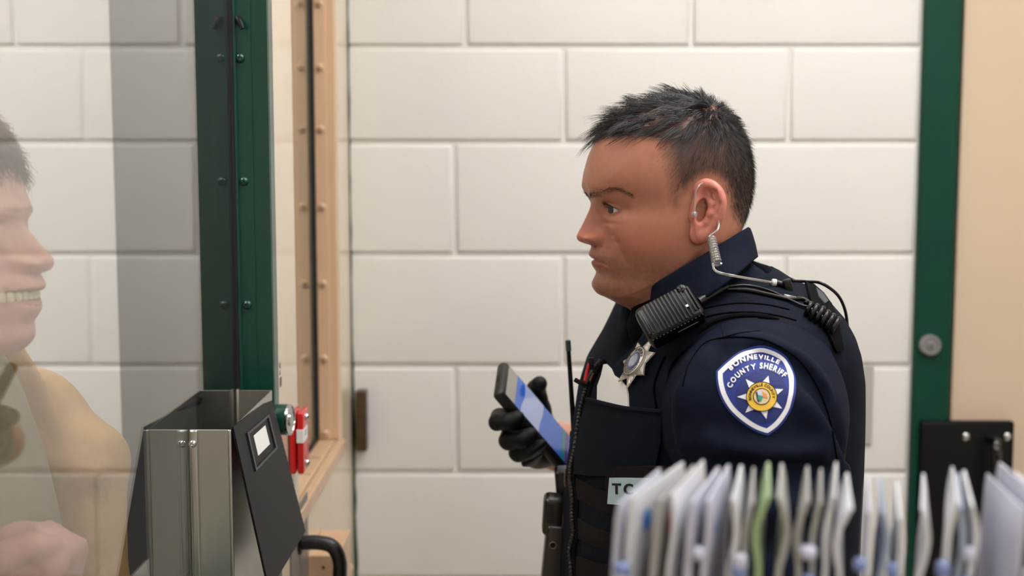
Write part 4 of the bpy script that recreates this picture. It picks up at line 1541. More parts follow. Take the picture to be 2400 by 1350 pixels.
# shoulder microphone
mc = Vector(P(1572, 742, ray_hit(vest, 1590, 760)[1] - 0.018))
e1 = Vector((0.885, 0.02, 0.465)).normalized()
e2 = Vector((-0.26, -0.80, 0.52)); e2 = (e2 - e1 * e2.dot(e1)).normalized()
e3 = e1.cross(e2).normalized()
M_mic = mat('black_plastic', srgb(11, 10, 12), 0.3, spec=0.4, bump=0.15, bscale=900, dist=0.0004)
mic = MB().obox(mc, e1, e2, e3, (0.066, 0.030, 0.044), 0.008, 4).out('shoulder_microphone', M_mic)
props(mic, 'black ribbed shoulder microphone clipped under the collar', 'microphone')
for k in range(15):
    t = -0.029 + 0.058 * k / 14
    MB().obox(mc + e1 * t + e2 * 0.0153, e1, e2, e3, (0.0020, 0.0022, 0.037 if 1 < k < 13 else 0.030), 0.0007).out('rib', M_mic, mic)
    MB().obox(mc + e1 * t - e3 * 0.0213 * (1 if e3.z > 0 else -1) + e2 * 0.003, e1, e2, e3, (0.0018, 0.020, 0.0016), 0.0006).out('rib', M_mic, mic)
MB().obox(mc + e1 * 0.010 - e3 * 0.0222 * (1 if e3.z > 0 else -1) + e2 * 0.004, e1, e2, e3, (0.024, 0.0012, 0.0012), 0.0003).out('mark', mat('grey_mark', srgb(90, 90, 92), 0.5), mic)
MB().obox(mc + e1 * 0.019 + e2 * 0.0168 + e3 * 0.006, e1, e2, e3, (0.0030, 0.001, 0.0030), 0.0003).out('lamp', mat('mic_lamp', srgb(210, 220, 226), 0.3), mic)
MB().lathe(mc + e1 * 0.023 + e2 * 0.0145 + e3 * 0.016 * (1 if e3.z > 0 else -1), e2, [(0.0045, 0), (0.0045, 0.002), (0.003, 0.003), (0, 0.0032)], 16).out('button', M_mic, mic)
sY = lambda x, y, d=0.0: Vector(P(x, y, float(ray_hits(outer, [(x, y)])[0][0][1]) - d))
s0 = mc + e1 * 0.032 + e2 * 0.001
s1 = sY(1704, 671, 0.012)
rel = [s0.lerp(s1, k / 10) for k in range(11)]
MB().tube(rel, [0.0052 - 0.00022 * k + (0.0008 if k % 2 else 0) for k in range(11)], 12).out('strain_relief', M_mic, mic)
MB().tube(bez([s1, sY(1750, 669, 0.008), sY(1800, 680, 0.006), sY(1845, 700, 0.006), sY(1880, 716, 0.006), sY(1898, 718, 0.007), sY(1896, 707, 0.007), sY(1886, 710, 0.006)], 8), 0.0017, 10).out('cable', M_mic, mic)
MB().tube(bez([s1 + Vector((0, 0, -0.003)), sY(1752, 680, 0.006), sY(1800, 690, 0.005), sY(1846, 700, 0.005), sY(1880, 700, 0.005), sY(1896, 708, 0.006)], 8), 0.0024, 10).out('cable', M_mic, mic)
# coiled cord over the shoulder
ca, cb = sY(1893, 722, 0.012), sY(1960, 768, 0.012)
ax = (cb - ca).normalized(); q1 = ax.cross(Vector((0, 1, 0))).normalized(); q2 = ax.cross(q1)
N = 140
MB().tube([ca.lerp(cb, i / N) + (q1 * math.cos(i / N * 2 * math.pi * 5.5) + q2 * math.sin(i / N * 2 * math.pi * 5.5)) * (0.0062 + 0.003 * min(1, i / 40)) for i in range(N + 1)], 0.0026, 10).out('coiled_cord', M_mic, mic)
MB().tube([ca, ca.lerp(cb, 0.6)], 0.0034, 10).out('cord_core', M_mic, mic)

# earpiece: clear tube, coil, connector, lead
M_clear = bpy.data.materials.new('clear_plastic'); M_clear.use_nodes = True
b_ = M_clear.node_tree.nodes['Principled BSDF']
b_.inputs['Base Color'].default_value = srgb(232, 230, 224); b_.inputs['Roughness'].default_value = 0.1
b_.inputs['Transmission Weight'].default_value = 0.8; b_.inputs['IOR'].default_value = 1.45; b_.inputs['Coat Weight'].default_value = 0.8
yE = 1.385
ear = empty('earpiece', Vector(P(1672, 620, 1.36)), 'clear coiled tube earpiece hanging from the ear', 'earpiece')
MB().lathe(P(1627, 502, yE), (0.1, -1, 0.1), [(0.0030, -0.004), (0.0038, 0), (0.0038, 0.003), (0.0024, 0.0055), (0, 0.006)], 16).out('ear_bud', M_clear, ear)
MB().tube(bez([P(1628, 498, yE - 0.004), P(1629, 475, yE - 0.004), P(1631, 450, yE - 0.004), P(1638, 435, yE - 0.003), P(1648, 428, yE + 0.004)], 8), 0.0009, 10).out('ear_tube', M_clear, ear)
MB().tube(bez([P(1681, 512, 1.39), P(1685, 524, 1.378), P(1682, 538, 1.372), P(1668, 549, 1.37), P(1661, 556, 1.368)], 8), 0.0011, 10).out('ear_tube', M_clear, ear)
ca, cb = Vector(P(1668, 558, 1.366)), Vector(P(1680, 618, 1.345))
ax = (cb - ca).normalized(); q1 = ax.cross(Vector((0, 1, 0))).normalized(); q2 = ax.cross(q1)
N = 200
MB().tube([ca.lerp(cb, i / N) + (q1 * math.cos(i / N * 2 * math.pi * 10) + q2 * math.sin(i / N * 2 * math.pi * 10)) * (0.0036 + 0.0010 * i / N) for i in range(N + 1)], 0.0012, 8).out('coil', M_clear, ear)
tl0 = sY(1810, 662, 0.008)
MB().tube(bez([P(1671, 618, 1.342), P(1674, 631, 1.333), P(1690, 640, 1.328), P(1745, 651, min(tl0.y, 1.34) - 0.006), tl0], 10), 0.0014, 10).out('ear_tube', M_clear, ear)
MB().lathe(tl0, (1, 0, -0.1), [(0.0030, -0.001), (0.0042, 0), (0.0042, 0.004), (0.003, 0.005)], 14).out('sleeve', mat('white_plastic', srgb(220, 214, 200), 0.4), ear)
tl1 = sY(1838, 668, 0.008)
MB().tube([tl0 + Vector((0.004, 0, 0)), tl1], 0.0034, 12).out('plug', M_mic, ear)
MB().obox(sY(1847, 672, 0.008), Vector((0.25, 0, -0.97)), (0, 1, 0), Vector((0.97, 0, 0.25)), (0.017, 0.007, 0.009), 0.002).out('clip', M_mic, ear)
MB().tube(bez([sY(1855, 658, 0.006), sY(1890, 660, 0.006), P(1925, 664, 1.42), P(1962, 690, 1.43), P(1980, 725, 1.44), P(1986, 765, 1.45), P(1984, 790, 1.46)], 8), 0.0018, 10).out('lead', M_mic, ear)
MB().obox(sY(1850, 698, 0.005), Vector((0.9, 0, -0.2)).normalized(), (0, 1, 0), Vector((0.2, 0, 0.9)).normalized(), (0.014, 0.003, 0.006), 0.001).out('metal_clip', M_chrome, ear)

# hook-and-loop strap over the back of the vest
drape('back_strap', [(1886, 664), (1904, 672), (1926, 692), (1945, 718), (1958, 750), (1966, 790), (1972, 822), (1956, 826), (1938, 786), (1915, 740), (1896, 706)], outer, 0.004, M_blk, vest_o, 8)
for k in range(7):
    p = Vector(P(1975 + 2.0 * k, 782 + 4.5 * k, 1.47))
    MB().obox(p, Vector((0.55, 0.1, -0.83)).normalized(), Vector((0, 1, 0.1)).normalized(), Vector((0.83, 0, 0.55)).normalized(), (0.024, 0.005, 0.005), 0.001).out('frayed_end', M_blk, vest_o)
drape('back_label', [(1908, 684), (1922, 694), (1936, 714), (1928, 720), (1914, 704)], outer, 0.0055, mat('grey_label', srgb(60, 62, 64), 0.8), vest_o, 6)

# radio with its antenna, and the holder at the belt side of the vest
ry = 1.575
radio = MB().obox(P(1331, 1150, ry), (0.996, 0, 0.08), (0, 1, 0), (-0.08, 0, 0.996), (0.030, 0.035, 0.060), 0.005, 3).out('radio', M_mic)
props(radio, 'black two-way radio with long upright antenna at the vest front', 'radio')
aa, ab = Vector(P(1331, 797, ry)), Vector(P(1345, 1010, ry))
MB().tube([aa + (ab - aa) * 0.11, ab], [0.0026, 0.0034], 12).out('antenna', M_black, radio)
MB().tube([aa, aa + (ab - aa) * 0.006, aa + (ab - aa) * 0.12], [0.0026, 0.0034, 0.0034], 12).out('antenna_tip', mat('grey_green_cap', srgb(60, 70, 68), 0.5), radio)
ac = Vector(P(1341, 1110, ry))
MB().tube([ab.lerp(ac, k / 12) for k in range(13)], [0.0046 + (0.0008 if k % 2 else 0) for k in range(13)], 12).out('antenna_base', M_black, radio)
M_hol = mat('brown_black_plastic', srgb(38, 31, 27), 0.32, bump=0.1, bscale=600)
hy = 1.55
hol = MB().obox(P(1300, 1320, hy), (0.995, 0, -0.09), (0, 1, 0), (0.09, 0, 0.995), (0.030, 0.040, 0.105), 0.005, 3).out('holder', M_hol)
props(hol, 'black plastic holder with a brass-ringed snap at the vest front', 'holder')
MB().obox(P(1296, 1205, hy), (0.995, 0, -0.06), (0, 1, 0), (0.06, 0, 0.995), (0.0255, 0.034, 0.050), 0.007, 4).out('cap', M_hol, hol)
for k in range(9):
    MB().obox(P(1289, 1185 + k * 5, hy - 0.0172), (1, 0, 0), (0, 1, 0), (0, 0, 1), (0.009, 0.001, 0.0011), 0.0003).out('ridge', M_black, hol)
rc = Vector(P(1296, 1278, hy - 0.021))
MB().tube([rc + Vector((math.cos(t), 0, math.sin(t))) * 0.0040 for t in np.linspace(0, 2 * math.pi, 25)], 0.0006, 8).out('snap_ring', M_brass, hol)
MB().lathe(rc + Vector((0, 0.001, 0)), (0, -1, 0), [(0.0046, 0), (0.0046, 0.0008), (0, 0.001)], 20).out('snap', M_black, hol)
MB().tube(bez([P(1326, 1098, hy - 0.02), P(1324, 1130, hy - 0.022), P(1330, 1160, hy - 0.022), P(1326, 1182, hy - 0.02)], 6), 0.0012, 8).out('clip', mat('tan_metal', srgb(122, 100, 78), 0.35, 0.6), hol)
MB().tube(bez([P(1334, 1196, hy - 0.02), P(1322, 1202, hy - 0.022), P(1320, 1240, hy - 0.022), P(1326, 1285, hy - 0.02)], 6), 0.0012, 8).out('clip', MATS['tan_metal'], hol)

# ------------------------------------------------------------------ phone in the gloved hand
pa = Vector((0.62, 0.29, -0.78)).normalized()
pw = Vector((-0.06, -0.91, -0.40)); pw = (pw - pa * pw.dot(pa)).normalized()
pn = pw.cross(pa).normalized()
if pn.x < 0: pn = -pn
PC = Vector(P(1262, 978, 1.672))
M_case = mat('phone_case', srgb(24, 21, 22), 0.45, bump=0.1, bscale=600)
ph = MB().obox(PC - pn * 0.0063, pa, pw, pn, (0.160, 0.078, 0.0155), 0.0062, 4).out('phone', M_case)
props(ph, 'black cased phone with a blue screen held in the gloved hand', 'phone')


def quad(a0, a1, w0, w1, h, nm, m, wob=0.0):
    N = 12
    pts = []
    for i in range(N + 1):
        t = i / N; pts.append((a0 + wob * math.sin(t * 5.0), w0 + (w1 - w0) * t))
    for i in range(N + 1):
        t = 1 - i / N; pts.append((a1 + wob * math.sin(t * 4.0 + 1), w0 + (w1 - w0) * t))
    V = [PC + pa * x + pw * y + pn * h for x, y in pts]
    n = len(V)
    V2 = [q - pn * 0.0002 for q in V]
    return MB().add(V + V2, [tuple(range(n)), tuple(range(n, 2 * n))[::-1]] + [(i, i + n, (i + 1) % n + n, (i + 1) % n) for i in range(n)]).out(nm, m, ph, False)


scr = lambda n, c, e: mat(n, c, 0.12, emit=c, estr=e)
quad(-0.070, 0.072, -0.034, 0.034, 0.0016, 'screen', scr('screen_blue', srgb(38, 86, 170), 0.25))
quad(-0.071, -0.052, -0.034, 0.034, 0.0019, 'status_area', scr('screen_grey', srgb(140, 132, 124), 0.2))
quad(-0.036, 0.004, -0.034, 0.034, 0.0019, 'message', scr('screen_pale', srgb(150, 158, 190), 0.2), 0.003)
quad(0.050, 0.058, -0.034, 0.034, 0.0019, 'colour_band', scr('screen_teal', srgb(20, 96, 110), 0.4))
quad(0.058, 0.064, -0.034, 0.034, 0.0019, 'colour_band', scr('screen_purple', srgb(70, 40, 96), 0.4))
MB().obox(PC - pa * 0.0798 - pn * 0.0060, pw, pn, pa, (0.022, 0.005, 0.0012), 0.0006).out('port', M_gasket, ph)


def glove(p):
    C = lambda a, w, n: np.array(PC + pa * a + pw * w + pn * n)
    d = None
    for (s, ln, r, bend) in ((-0.047, 0.0, 0.0108, 0.0), (-0.018, 0.004, 0.0118, 0.004), (0.006, 0.002, 0.0115, 0.006), (0.029, -0.002, 0.0105, 0.004)):
        pts = [C(s * 0.6 + 0.024, -0.026, -0.030), C(s * 0.9 + 0.006, 0.014, -0.036), C(s, 0.044 + ln, -0.029 - bend), C(s + 0.003, 0.053 + ln, -0.012), C(s + 0.006, 0.050 + ln, 0.000)]
        e = d_chain(p, pts, [r * 1.1, r * 1.08, r * 1.02, r * 0.97, r * 0.86], 0.003)
        d = e if d is None else smin(d, e, 0.003)
    palm = d_ell(p, C(0.030, -0.012, -0.034), (0.044, 0.038, 0.021), np.array([pa, pw, pn]))
    d = smin(d, palm, 0.014)
    th = d_chain(p, [C(0.048, -0.034, -0.026), C(0.020, -0.054, -0.014), C(-0.010, -0.056, 0.000), C(-0.018, -0.048, 0.012)], [0.017, 0.0140, 0.0122, 0.0108], 0.004)
    d = smin(d, th, 0.008)
    d = smin(d, d_capsule(p, C(0.040, -0.012, -0.034), wrist * 0.93 + elbow * 0.07, 0.030, 0.031), 0.014)
    d = d - 0.0008 * (vnoise(p.astype(float) * 120, 6) - 0.5)
    return smax(d, d_capsule(p, C(-0.04, 0, -0.03), wrist * 0.93 + elbow * 0.07, 0.085, 0.046), 0.004)


M_glove = mat('black_glove', srgb(11, 10, 10), 0.55, spec=0.3, bump=0.2, bscale=400, dist=0.0006)
gc = np.array(PC)
sdf_mesh('glove', glove, gc - 0.125, gc + 0.125, 0.0022, M_glove, person)

# the other glove, hanging at the side
def glove2(p):
    W = nwr
    d = smin(d_capsule(p, W + np.array((0, 0, 0.03)), W - np.array((0, 0, 0.03)), 0.033, 0.034), d_ell(p, W - np.array((0.004, 0, 0.06)), (0.040, 0.019, 0.048)), 0.015)
    for k in range(4):
        b = W + np.array((-0.030 + 0.019 * k, 0.0, -0.095)); L = (0.066, 0.076, 0.072, 0.056)[k]
        d = smin(d, d_chain(p, [b, b + np.array((-0.002, 0.004, -L * 0.5)), b + np.array((0.0, 0.016, -L))], [0.0105, 0.0100, 0.0088], 0.004), 0.004)
    t = W + np.array((-0.034, 0.0, -0.045))
    return smin(d, d_chain(p, [t, t + np.array((-0.02, 0.004, -0.03)), t + np.array((-0.022, 0.01, -0.056))], [0.014, 0.0122, 0.0102], 0.004), 0.008)


sdf_mesh('glove', glove2, nwr + np.array((-0.09, -0.07, -0.20)), nwr + np.array((0.08, 0.07, 0.08)), 0.0032, M_glove, person)

# trousers and boots
hipc = np.array((TO[0] + 0.01, TO[1], 0.98))


def trousers(p):
    d = d_ell(p, hipc, (0.165, 0.19, 0.17))
    d = smin(d, d_capsule(p, hipc + np.array((0, 0, 0.05)), hipc + np.array((0, 0, 0.22)), 0.155, 0.15), 0.05)
    for s in (1, -1):
        h = hipc + tl * 0.095 * s - np.array((0, 0, 0.08))
        k = hipc + tl * 0.105 * s + np.array((-0.01, 0, -0.50)); a = hipc + tl * 0.11 * s + np.array((0.01, 0, -0.89))
        d = smin(d, d_chain(p, [h, k, a], [0.098, 0.073, 0.064], 0.03), 0.03)
    return smax(d, p[:, 2] - 1.24, 0.01)


sdf_mesh('trousers', trousers, hipc - np.array((0.22, 0.26, 0.98)), hipc + np.array((0.22, 0.26, 0.30)), 0.009, mat('dark_trousers', srgb(22, 25, 33), 0.85, weave=0.4), person)
for s in (1, -1):
    a = hipc + tl * 0.11 * s; a[2] = 0
    fwd = np.array((-1, -0.1 * s, 0.0))
    sdf_mesh('boot', lambda p: smax(smin(d_capsule(p, a + np.array((0.01, 0, 0.16)), a + np.array((0.01, 0, 0.05)), 0.058, 0.05), d_capsule(p, a + np.array((0.03, 0, 0.045)), a + fwd * 0.16 + np.array((0, 0, 0.038)), 0.045, 0.042), 0.03), 0.002 - p[:, 2], 0.004),
             a - np.array((0.26, 0.1, 0.02)), a + np.array((0.14, 0.1, 0.24)), 0.006, M_black, person)

# ------------------------------------------------------------------ fixtures on the window wall
# steel document holder hung on the glass
hy0, hy1 = 1.317, 1.548
zt = P(485, 1007, hy0).z
zb = WZ0 + 0.006
X0, X1 = XG + 0.0006, XR + 0.001
t = 0.0012
dh_ = empty('document_holder', ((X0 + X1) / 2, (hy0 + hy1) / 2, zb), 'open steel document holder with a black hinged cover fixed to the window', 'document holder')
MB().box((X0, hy0, zb), (X1, hy0 + t, zt), 0.0004).out('front_panel', M_steel, dh_, False)
MB().box((X0, hy1 - t, zb), (X1, hy1, zt), 0.0004).out('back_panel', M_steel, dh_, False)
MB().box((X1 - t, hy0, zb), (X1, hy1, zt), 0.0004).out('side_panel', M_steel, dh_, False)
MB().box((X0, hy0, zb), (X1, hy1, zb + t)).out('bottom_panel', M_steel, dh_, False)
MB().box((X0 + 0.0006, hy0 - 0.004, zb), (X0 + 0.009, hy0 + 0.0005, zt), 0.002, segs=4).out('flange', M_steel, dh_)
MB().box((X1 - 0.003, hy0 - 0.0025, zb), (X1 + 0.0008, hy0 + 0.0008, zt), 0.0012, segs=3).out('flange', M_steel, dh_)
MB().box((X0 + 0.0006, hy1 - 0.007, zb), (X0 + 0.004, hy1 + 0.001, zt + 0.002), 0.001).out('flange', M_steel, dh_)
q = P(434, 1040, hy0 - 0.004)
screw((X0 + 0.0045, hy0 - 0.004, q.z), (0, -1, 0), 0.0042, M_chrome, dh_)
TN, TF, BN, BF = P(541, 1002, hy0), P(631, 932, hy1), P(626, 1385, hy0), P(711, 1246, hy1)
M_flap = mat('black_fibre_cover', srgb(15, 16, 19), 0.5, spec=0.2, bump=0.25, bscale=500, bump2=0.2, b2scale=40, dist=0.0006)


def fl(u, v, h=0.0):
    p = (TN * (1 - u) + TF * u) * (1 - v) + (BN * (1 - u) + BF * u) * v
    nn = (TF - TN).cross(BN - TN).normalized()
    if nn.x < 0: nn = -nn
    return p + nn * h


def flquad(u0, u1, v0, v1, h0, h1, nm, m, parent):
    N = 14
    V, Fc = [], []
    for i in range(N + 1):
        for j in range(N + 1):
            V.append(fl(u0 + (u1 - u0) * i / N, v0 + (v1 - v0) * j / N, h1))
    for i in range(N + 1):
        for j in range(N + 1):
            V.append(fl(u0 + (u1 - u0) * i / N, v0 + (v1 - v0) * j / N, h0))
    K = (N + 1) ** 2
    id_ = lambda i, j: i * (N + 1) + j
    for i in range(N):
        for j in range(N):
            Fc.append((id_(i, j), id_(i, j + 1), id_(i + 1, j + 1), id_(i + 1, j)))
            Fc.append((K + id_(i, j), K + id_(i + 1, j), K + id_(i + 1, j + 1), K + id_(i, j + 1)))
    for k in range(N):
        for (a, b) in ((id_(k, 0), id_(k + 1, 0)), (id_(k + 1, N), id_(k, N)), (id_(0, k + 1), id_(0, k)), (id_(N, k), id_(N, k + 1))):
            Fc.append((a, b, b + K, a + K))
    o = mesh(nm, V, Fc, m, parent, True, 40)
    return o


cover = flquad(0, 1, 0, 1, 0.0005, 0.0028, 'cover', M_flap, dh_)
for (u0, u1, v0, v1) in ((0.22, 0.80, 0.085, 0.100), (0.22, 0.80, 0.315, 0.33), (0.22, 0.25, 0.1, 0.315), (0.77, 0.80, 0.1, 0.315)):
    flquad(u0, u1, v0, v1, 0.0025, 0.0046, 'label_frame', mat('dark_frame', srgb(40, 42, 44), 0.35, 0.3), cover)
flquad(0.36, 0.67, 0.135, 0.265, 0.0026, 0.0033, 'paper_label', M_white, cover)
ndl = 46
for k in range(ndl):
    c = fl(1.0, 0.02 + 0.96 * k / (ndl - 1), 0.0016)
    if k % 2 == 0:
        MB().box(c + Vector((-0.0008, -0.0012, -0.0014)), c + Vector((0.0010, 0.0014, 0.0014))).out('stitch', M_flap, cover, False)

# green lock cylinder on the window frame
lc = P(643, 983, WY1 + 0.02); lc.x = XR + 0.001
lock = MB().lathe(lc, (1, -0.12, 0), [(0.0195, 0), (0.0195, 0.013), (0.0185, 0.0155), (0, 0.0155)], 36).out('lock_cylinder', M_green)
props(lock, 'green painted lock cylinder with a bright face beside the red clips', 'lock')
MB().lathe(lc + Vector((1, -0.12, 0)).normalized() * 0.0152, (1, -0.12, 0), [(0.0196, -0.002), (0.0196, 0.0012), (0.0170, 0.0016), (0.0165, 0.0004), (0.008, 0.0004), (0.008, 0.0022), (0, 0.0024)], 36).out('lock_face', M_chrome, lock)

# pair of red clips
zc0, zc1 = P(695, 1110, 1.66).z, P(695, 966, 1.66).z
red = MB().box((XR + 0.012, 1.655, zc0), (XR + 0.0205, 1.702, zc1), 0.003, segs=4).out('red_clip', M_red)
props(red, 'outer red plastic clip with a white label, next to the lock cylinder', 'clip', 'red plastic clips by the window')
MB().box((XR + 0.0117, 1.6542, zc0 + 0.036 + 0.006), (XR + 0.0209, 1.690, zc0 + 0.060), 0.0004).out('paper_label', M_white, red, False)
for zz in (zc0 + 0.010, zc1 - 0.010): screw((XR + 0.0203, 1.680, zz), (1, 0, 0), 0.0048, M_chrome, red)
for k in range(2):
    MB().box((XR + 0.0205, 1.665, zc0 + 0.0545 - 0.004 * k), (XR + 0.0211, 1.682, zc0 + 0.0553 - 0.004 * k)).out('print_line', M_ink, red, False)
MB().tube([Vector((XR + 0.0205, 1.680 + 0.010 * math.cos(a), zc0 + 0.026 + 0.012 * math.sin(a))) for a in np.linspace(0, 2 * math.pi, 25)], 0.0005, 6).out('moulded_ring', M_red, red)
red2 = MB().box((XR + 0.0012, 1.655, zc0), (XR + 0.0103, 1.702, zc1), 0.003, segs=4).out('red_clip', M_red)
props(red2, 'inner plain red plastic clip against the cream window wall', 'clip', 'red plastic clips by the window')

# pull handle on its grey plate
ply0, ply1 = 1.655, 1.795
zpl = P(690, 1185, 1.72).z
hp = empty('pull_handle', (XR, 1.72, zpl - 0.40), 'black tubular pull handle on a grey plate under the far window', 'handle')
MB().box((XR + 0.0002, ply0, zpl - 0.40), (XR + 0.0022, ply1, zpl), 0.0008).out('mounting_plate', mat('speckled_grey_plate', srgb(132, 126, 118), 0.45, 0.3, var=0.25, vscale=500), hp, False)
hz = P(740, 1272, 1.72).z
hx = XR + 0.057
MB().tube(bez([(XR + 0.0022, 1.72, hz), (XR + 0.030, 1.72, hz), (XR + 0.048, 1.72, hz - 0.006), (hx, 1.72, hz - 0.026), (hx, 1.72, hz - 0.06), (hx, 1.72, hz - 0.20), (hx, 1.72, hz - 0.234), (XR + 0.048, 1.72, hz - 0.254), (XR + 0.03, 1.72, hz - 0.26), (XR + 0.0022, 1.72, hz - 0.26)], 8), 0.0100, 20) \
    .out('grip', mat('black_crinkle_paint', srgb(14, 13, 13), 0.22, bump=0.6, bscale=420, dist=0.0012), hp)
for zz in (hz, hz - 0.26):
    MB().lathe((XR + 0.0022, 1.72, zz), (1, 0, 0), [(0.016, 0), (0.016, 0.002), (0.013, 0.004), (0, 0.004)], 24).out('rose', M_black, hp)

# wooden block under the far window, with a peg
wz = P(760, 1302, 1.80).z
wb = empty('wooden_block', (XR + 0.02, 1.87, wz - 0.22), 'pale wooden block mounted on the cream wall below the far window', 'wooden block')
MB().box((XR + 0.0002, 1.80, wz - 0.22), (XR + 0.045, 1.93, wz), 0.0015).out('block_body', M_tan, wb, False)
pz = P(818, 1335, 1.95).z
MB().lathe((XR + 0.034, 1.93, pz), (0.1, 1, 0), [(0.009, 0), (0.009, 0.03), (0.0085, 0.032), (0, 0.032)], 16).out('peg', M_tan, wb)
MB().lathe((XR + 0.0225, 1.8002, wz - 0.018), (0, -1, 0), [(0.0025, 0), (0.0025, 0.0003), (0, 0.0003)], 12).out('nail_hole', M_brown, wb)

# brown strike box in the corner of the block wall
a, b = P(834, 915, YB - 0.02), P(861, 1056, YB - 0.02)
sb = MB().box((XR + 0.0095, YB - 0.03, b.z), (b.x, YB - 0.0003, a.z), 0.003, segs=3).out('strike_box', M_brown)
props(sb, 'brown metal strike box on the block wall beside the far window', 'strike box')
MB().box((XR + 0.011, YB - 0.032, (a.z + b.z) / 2 - 0.03), (b.x - 0.004, YB - 0.0295, (a.z + b.z) / 2 + 0.035), 0.001).out('cover_plate', M_brown, sb, False)

# grey plate behind the officer
a, b = P(2047, 855, YB), P(2000, 1040, YB)
gp = MB().box((a.x - 0.075, YB - 0.006, b.z), (a.x, YB - 0.0002, a.z), 0.002).out('wall_plate', M_greyplate, None, False)
props(gp, 'plain grey cover plate on the block wall behind the officer', 'wall plate')

# key lock on the green door frame
c = P(2178, 808, YB - 0.012)
kl = MB().lathe(c, (0, -1, 0), [(0.0195, 0), (0.0195, 0.008), (0.0170, 0.0115), (0.0135, 0.0115), (0.0130, 0.0095), (0.0075, 0.0095), (0.0070, 0.013), (0, 0.0135)], 40).out('key_lock', mat('satin_steel', srgb(150, 148, 148), 0.4, 0.6))
props(kl, 'round steel key lock on the green door frame', 'lock')
MB().box((c.x - 0.0008, c.y - 0.0145, c.z - 0.005), (c.x + 0.0008, c.y - 0.0132, c.z + 0.003)).out('keyhole', M_gasket, kl, False)

# black guard plate with its pull handle on the tan door
a, b = P(2156, 986, YB - 0.016), P(2376, 986, YB - 0.016)
bp = empty('guard_plate', ((a.x + b.x) / 2, YB - 0.016, a.z - 0.42), 'black guard plate with a looped handle at the tan door edge', 'guard plate')
MB().box((a.x, YB - 0.0175, a.z - 0.42), (b.x, YB - 0.0125, a.z), 0.006, segs=4).out('plate', M_black, bp)
for (x, y) in ((2263, 1023), (2360, 1023), (2263, 1191), (2360, 1191)):
    c = P(x, y, YB - 0.0175)
    MB().lathe(c, (0, -1, 0), [(0.0075, 0), (0.0070, 0.0025), (0.0045, 0.0042), (0, 0.0048)], 20).out('screw', M_chrome, bp)
c = P(2318, 1028, YB - 0.0175)
c2 = P(2336, 1060, YB - 0.05)
MB().tube(bez([c, c + Vector((0.006, -0.02, 0.0)), Vector((c2.x, YB - 0.045, c.z - 0.010)), Vector((c2.x + 0.001, YB - 0.05, c.z - 0.035)), Vector((c2.x, YB - 0.05, c.z - 0.16)), Vector((c2.x, YB - 0.045, c.z - 0.185)), Vector((c.x + 0.006, YB - 0.0375, c.z - 0.195)), Vector((c.x, YB - 0.0175, c.z - 0.195))], 8), 0.0082, 18) \
    .out('handle', mat('black_gloss', srgb(12, 11, 13), 0.15, coat=0.5), bp)

# ------------------------------------------------------------------ the person behind the glass
rng = np.random.RandomState(21)
v_spec = dict(
    top=228, bottom=980, levels=230, cols=140,
    front=[(-190, 228), (-120, 236), (-60, 262), (-15, 310), (8, 360), (22, 410), (34, 450), (46, 480), (53, 500), (48, 520), (44, 560), (45, 600), (52, 640), (58, 665), (60, 690), (58, 730), (59, 752), (61, 780), (53, 802), (27, 824), (-20, 836), (-70, 850), (-95, 880), (-105, 980)],
    true=[(-190, 228), (-120, 236), (-60, 262), (-15, 310), (8, 360), (22, 410), (34, 450), (46, 480), (54, 497), (51, 518), (55, 533), (72, 552), (96, 582), (114, 600), (117.5, 608), (115, 622), (105, 633), (84, 640), (84, 648), (91, 660), (92.5, 670), (84, 682), (74, 689), (80, 706), (82, 722), (72, 740), (61, 755),
          (61, 780), (53, 802), (27, 824), (-20, 836), (-70, 850), (-95, 880), (-105, 980)],
    back=[(-190, 228), (-280, 245), (-350, 290), (-410, 370), (-440, 450), (-440, 540), (-420, 620), (-395, 690), (-385, 760), (-395, 860), (-410, 980)],
    centre=[(228, -190), (400, -200), (600, -205), (780, -210), (980, -240)],
    width=[(228, 1), (234, 24), (250, 42), (285, 57), (340, 68), (410, 75), (500, 74.5), (600, 69), (680, 62), (740, 56), (800, 50), (850, 50), (980, 57)],
    nfront=[(228, 2.0), (420, 2.4), (510, 2.2), (640, 2.1), (780, 1.95), (980, 2.0)],
    relief_w=[(228, 20), (470, 13), (515, 9), (560, 8.5), (595, 11), (615, 13), (636, 13), (648, 22), (690, 25), (740, 22), (980, 26)],
    relief_p=[(228, 2), (520, 2), (600, 2.2), (630, 2.8), (660, 2.4), (980, 2)],
    bumps=[(612, 14.5, 15, 4.8, 10.0, 2.6), (637, 8, 6, 3, -4.5, 0), (490, 24, 17, 16, 2.2, 0), (590, 44, 45, 18, 3.0, 2.0), (655, 38, 30, 10, 4.0, 2.0), (790, 8, 22, 16, 1.0, 0)],
    creases=[(40, 620, 5, 700, 10, 2.2, 16)],
    jaw=[(-260, 680), (-160, 740), (-60, 800), (20, 826), (60, 830)], jaw_in=5.0,
    eye=dict(proud=-0.4, py=520, l=32, socket=4.2, open=(9.8, 12.8), up=3.8, dn=4.0, tilt=-1.0, R=12.4),
    mouth=dict(py=692, half=29, curve=5.0, deep=2.0, upper=8, lower=9, gap=4.6),
)
VY = 1.13
h2 = Head(-200, 520, VY, (math.cos(0.06), -math.sin(0.06), 0), 2655.0, v_spec)
v2, f2_ = h2.geometry()
ff_, ll_, uu_ = h2.fl
W2 = h2.world(ff_, -ll_, uu_)                   # the side towards the camera
np2 = sproj(W2.reshape(-1, 3)).reshape(ff_.shape + (2,))
Xp, Yp = np2[..., 0].ravel(), np2[..., 1].ravel()
col = np.tile(lin(226, 178, 160), (len(Xp), 1))
tint(0.45 * G2(20, 630, 60, 60), lin(222, 150, 136))
tint(0.4 * G2(105, 610, 30, 22), lin(220, 148, 136))
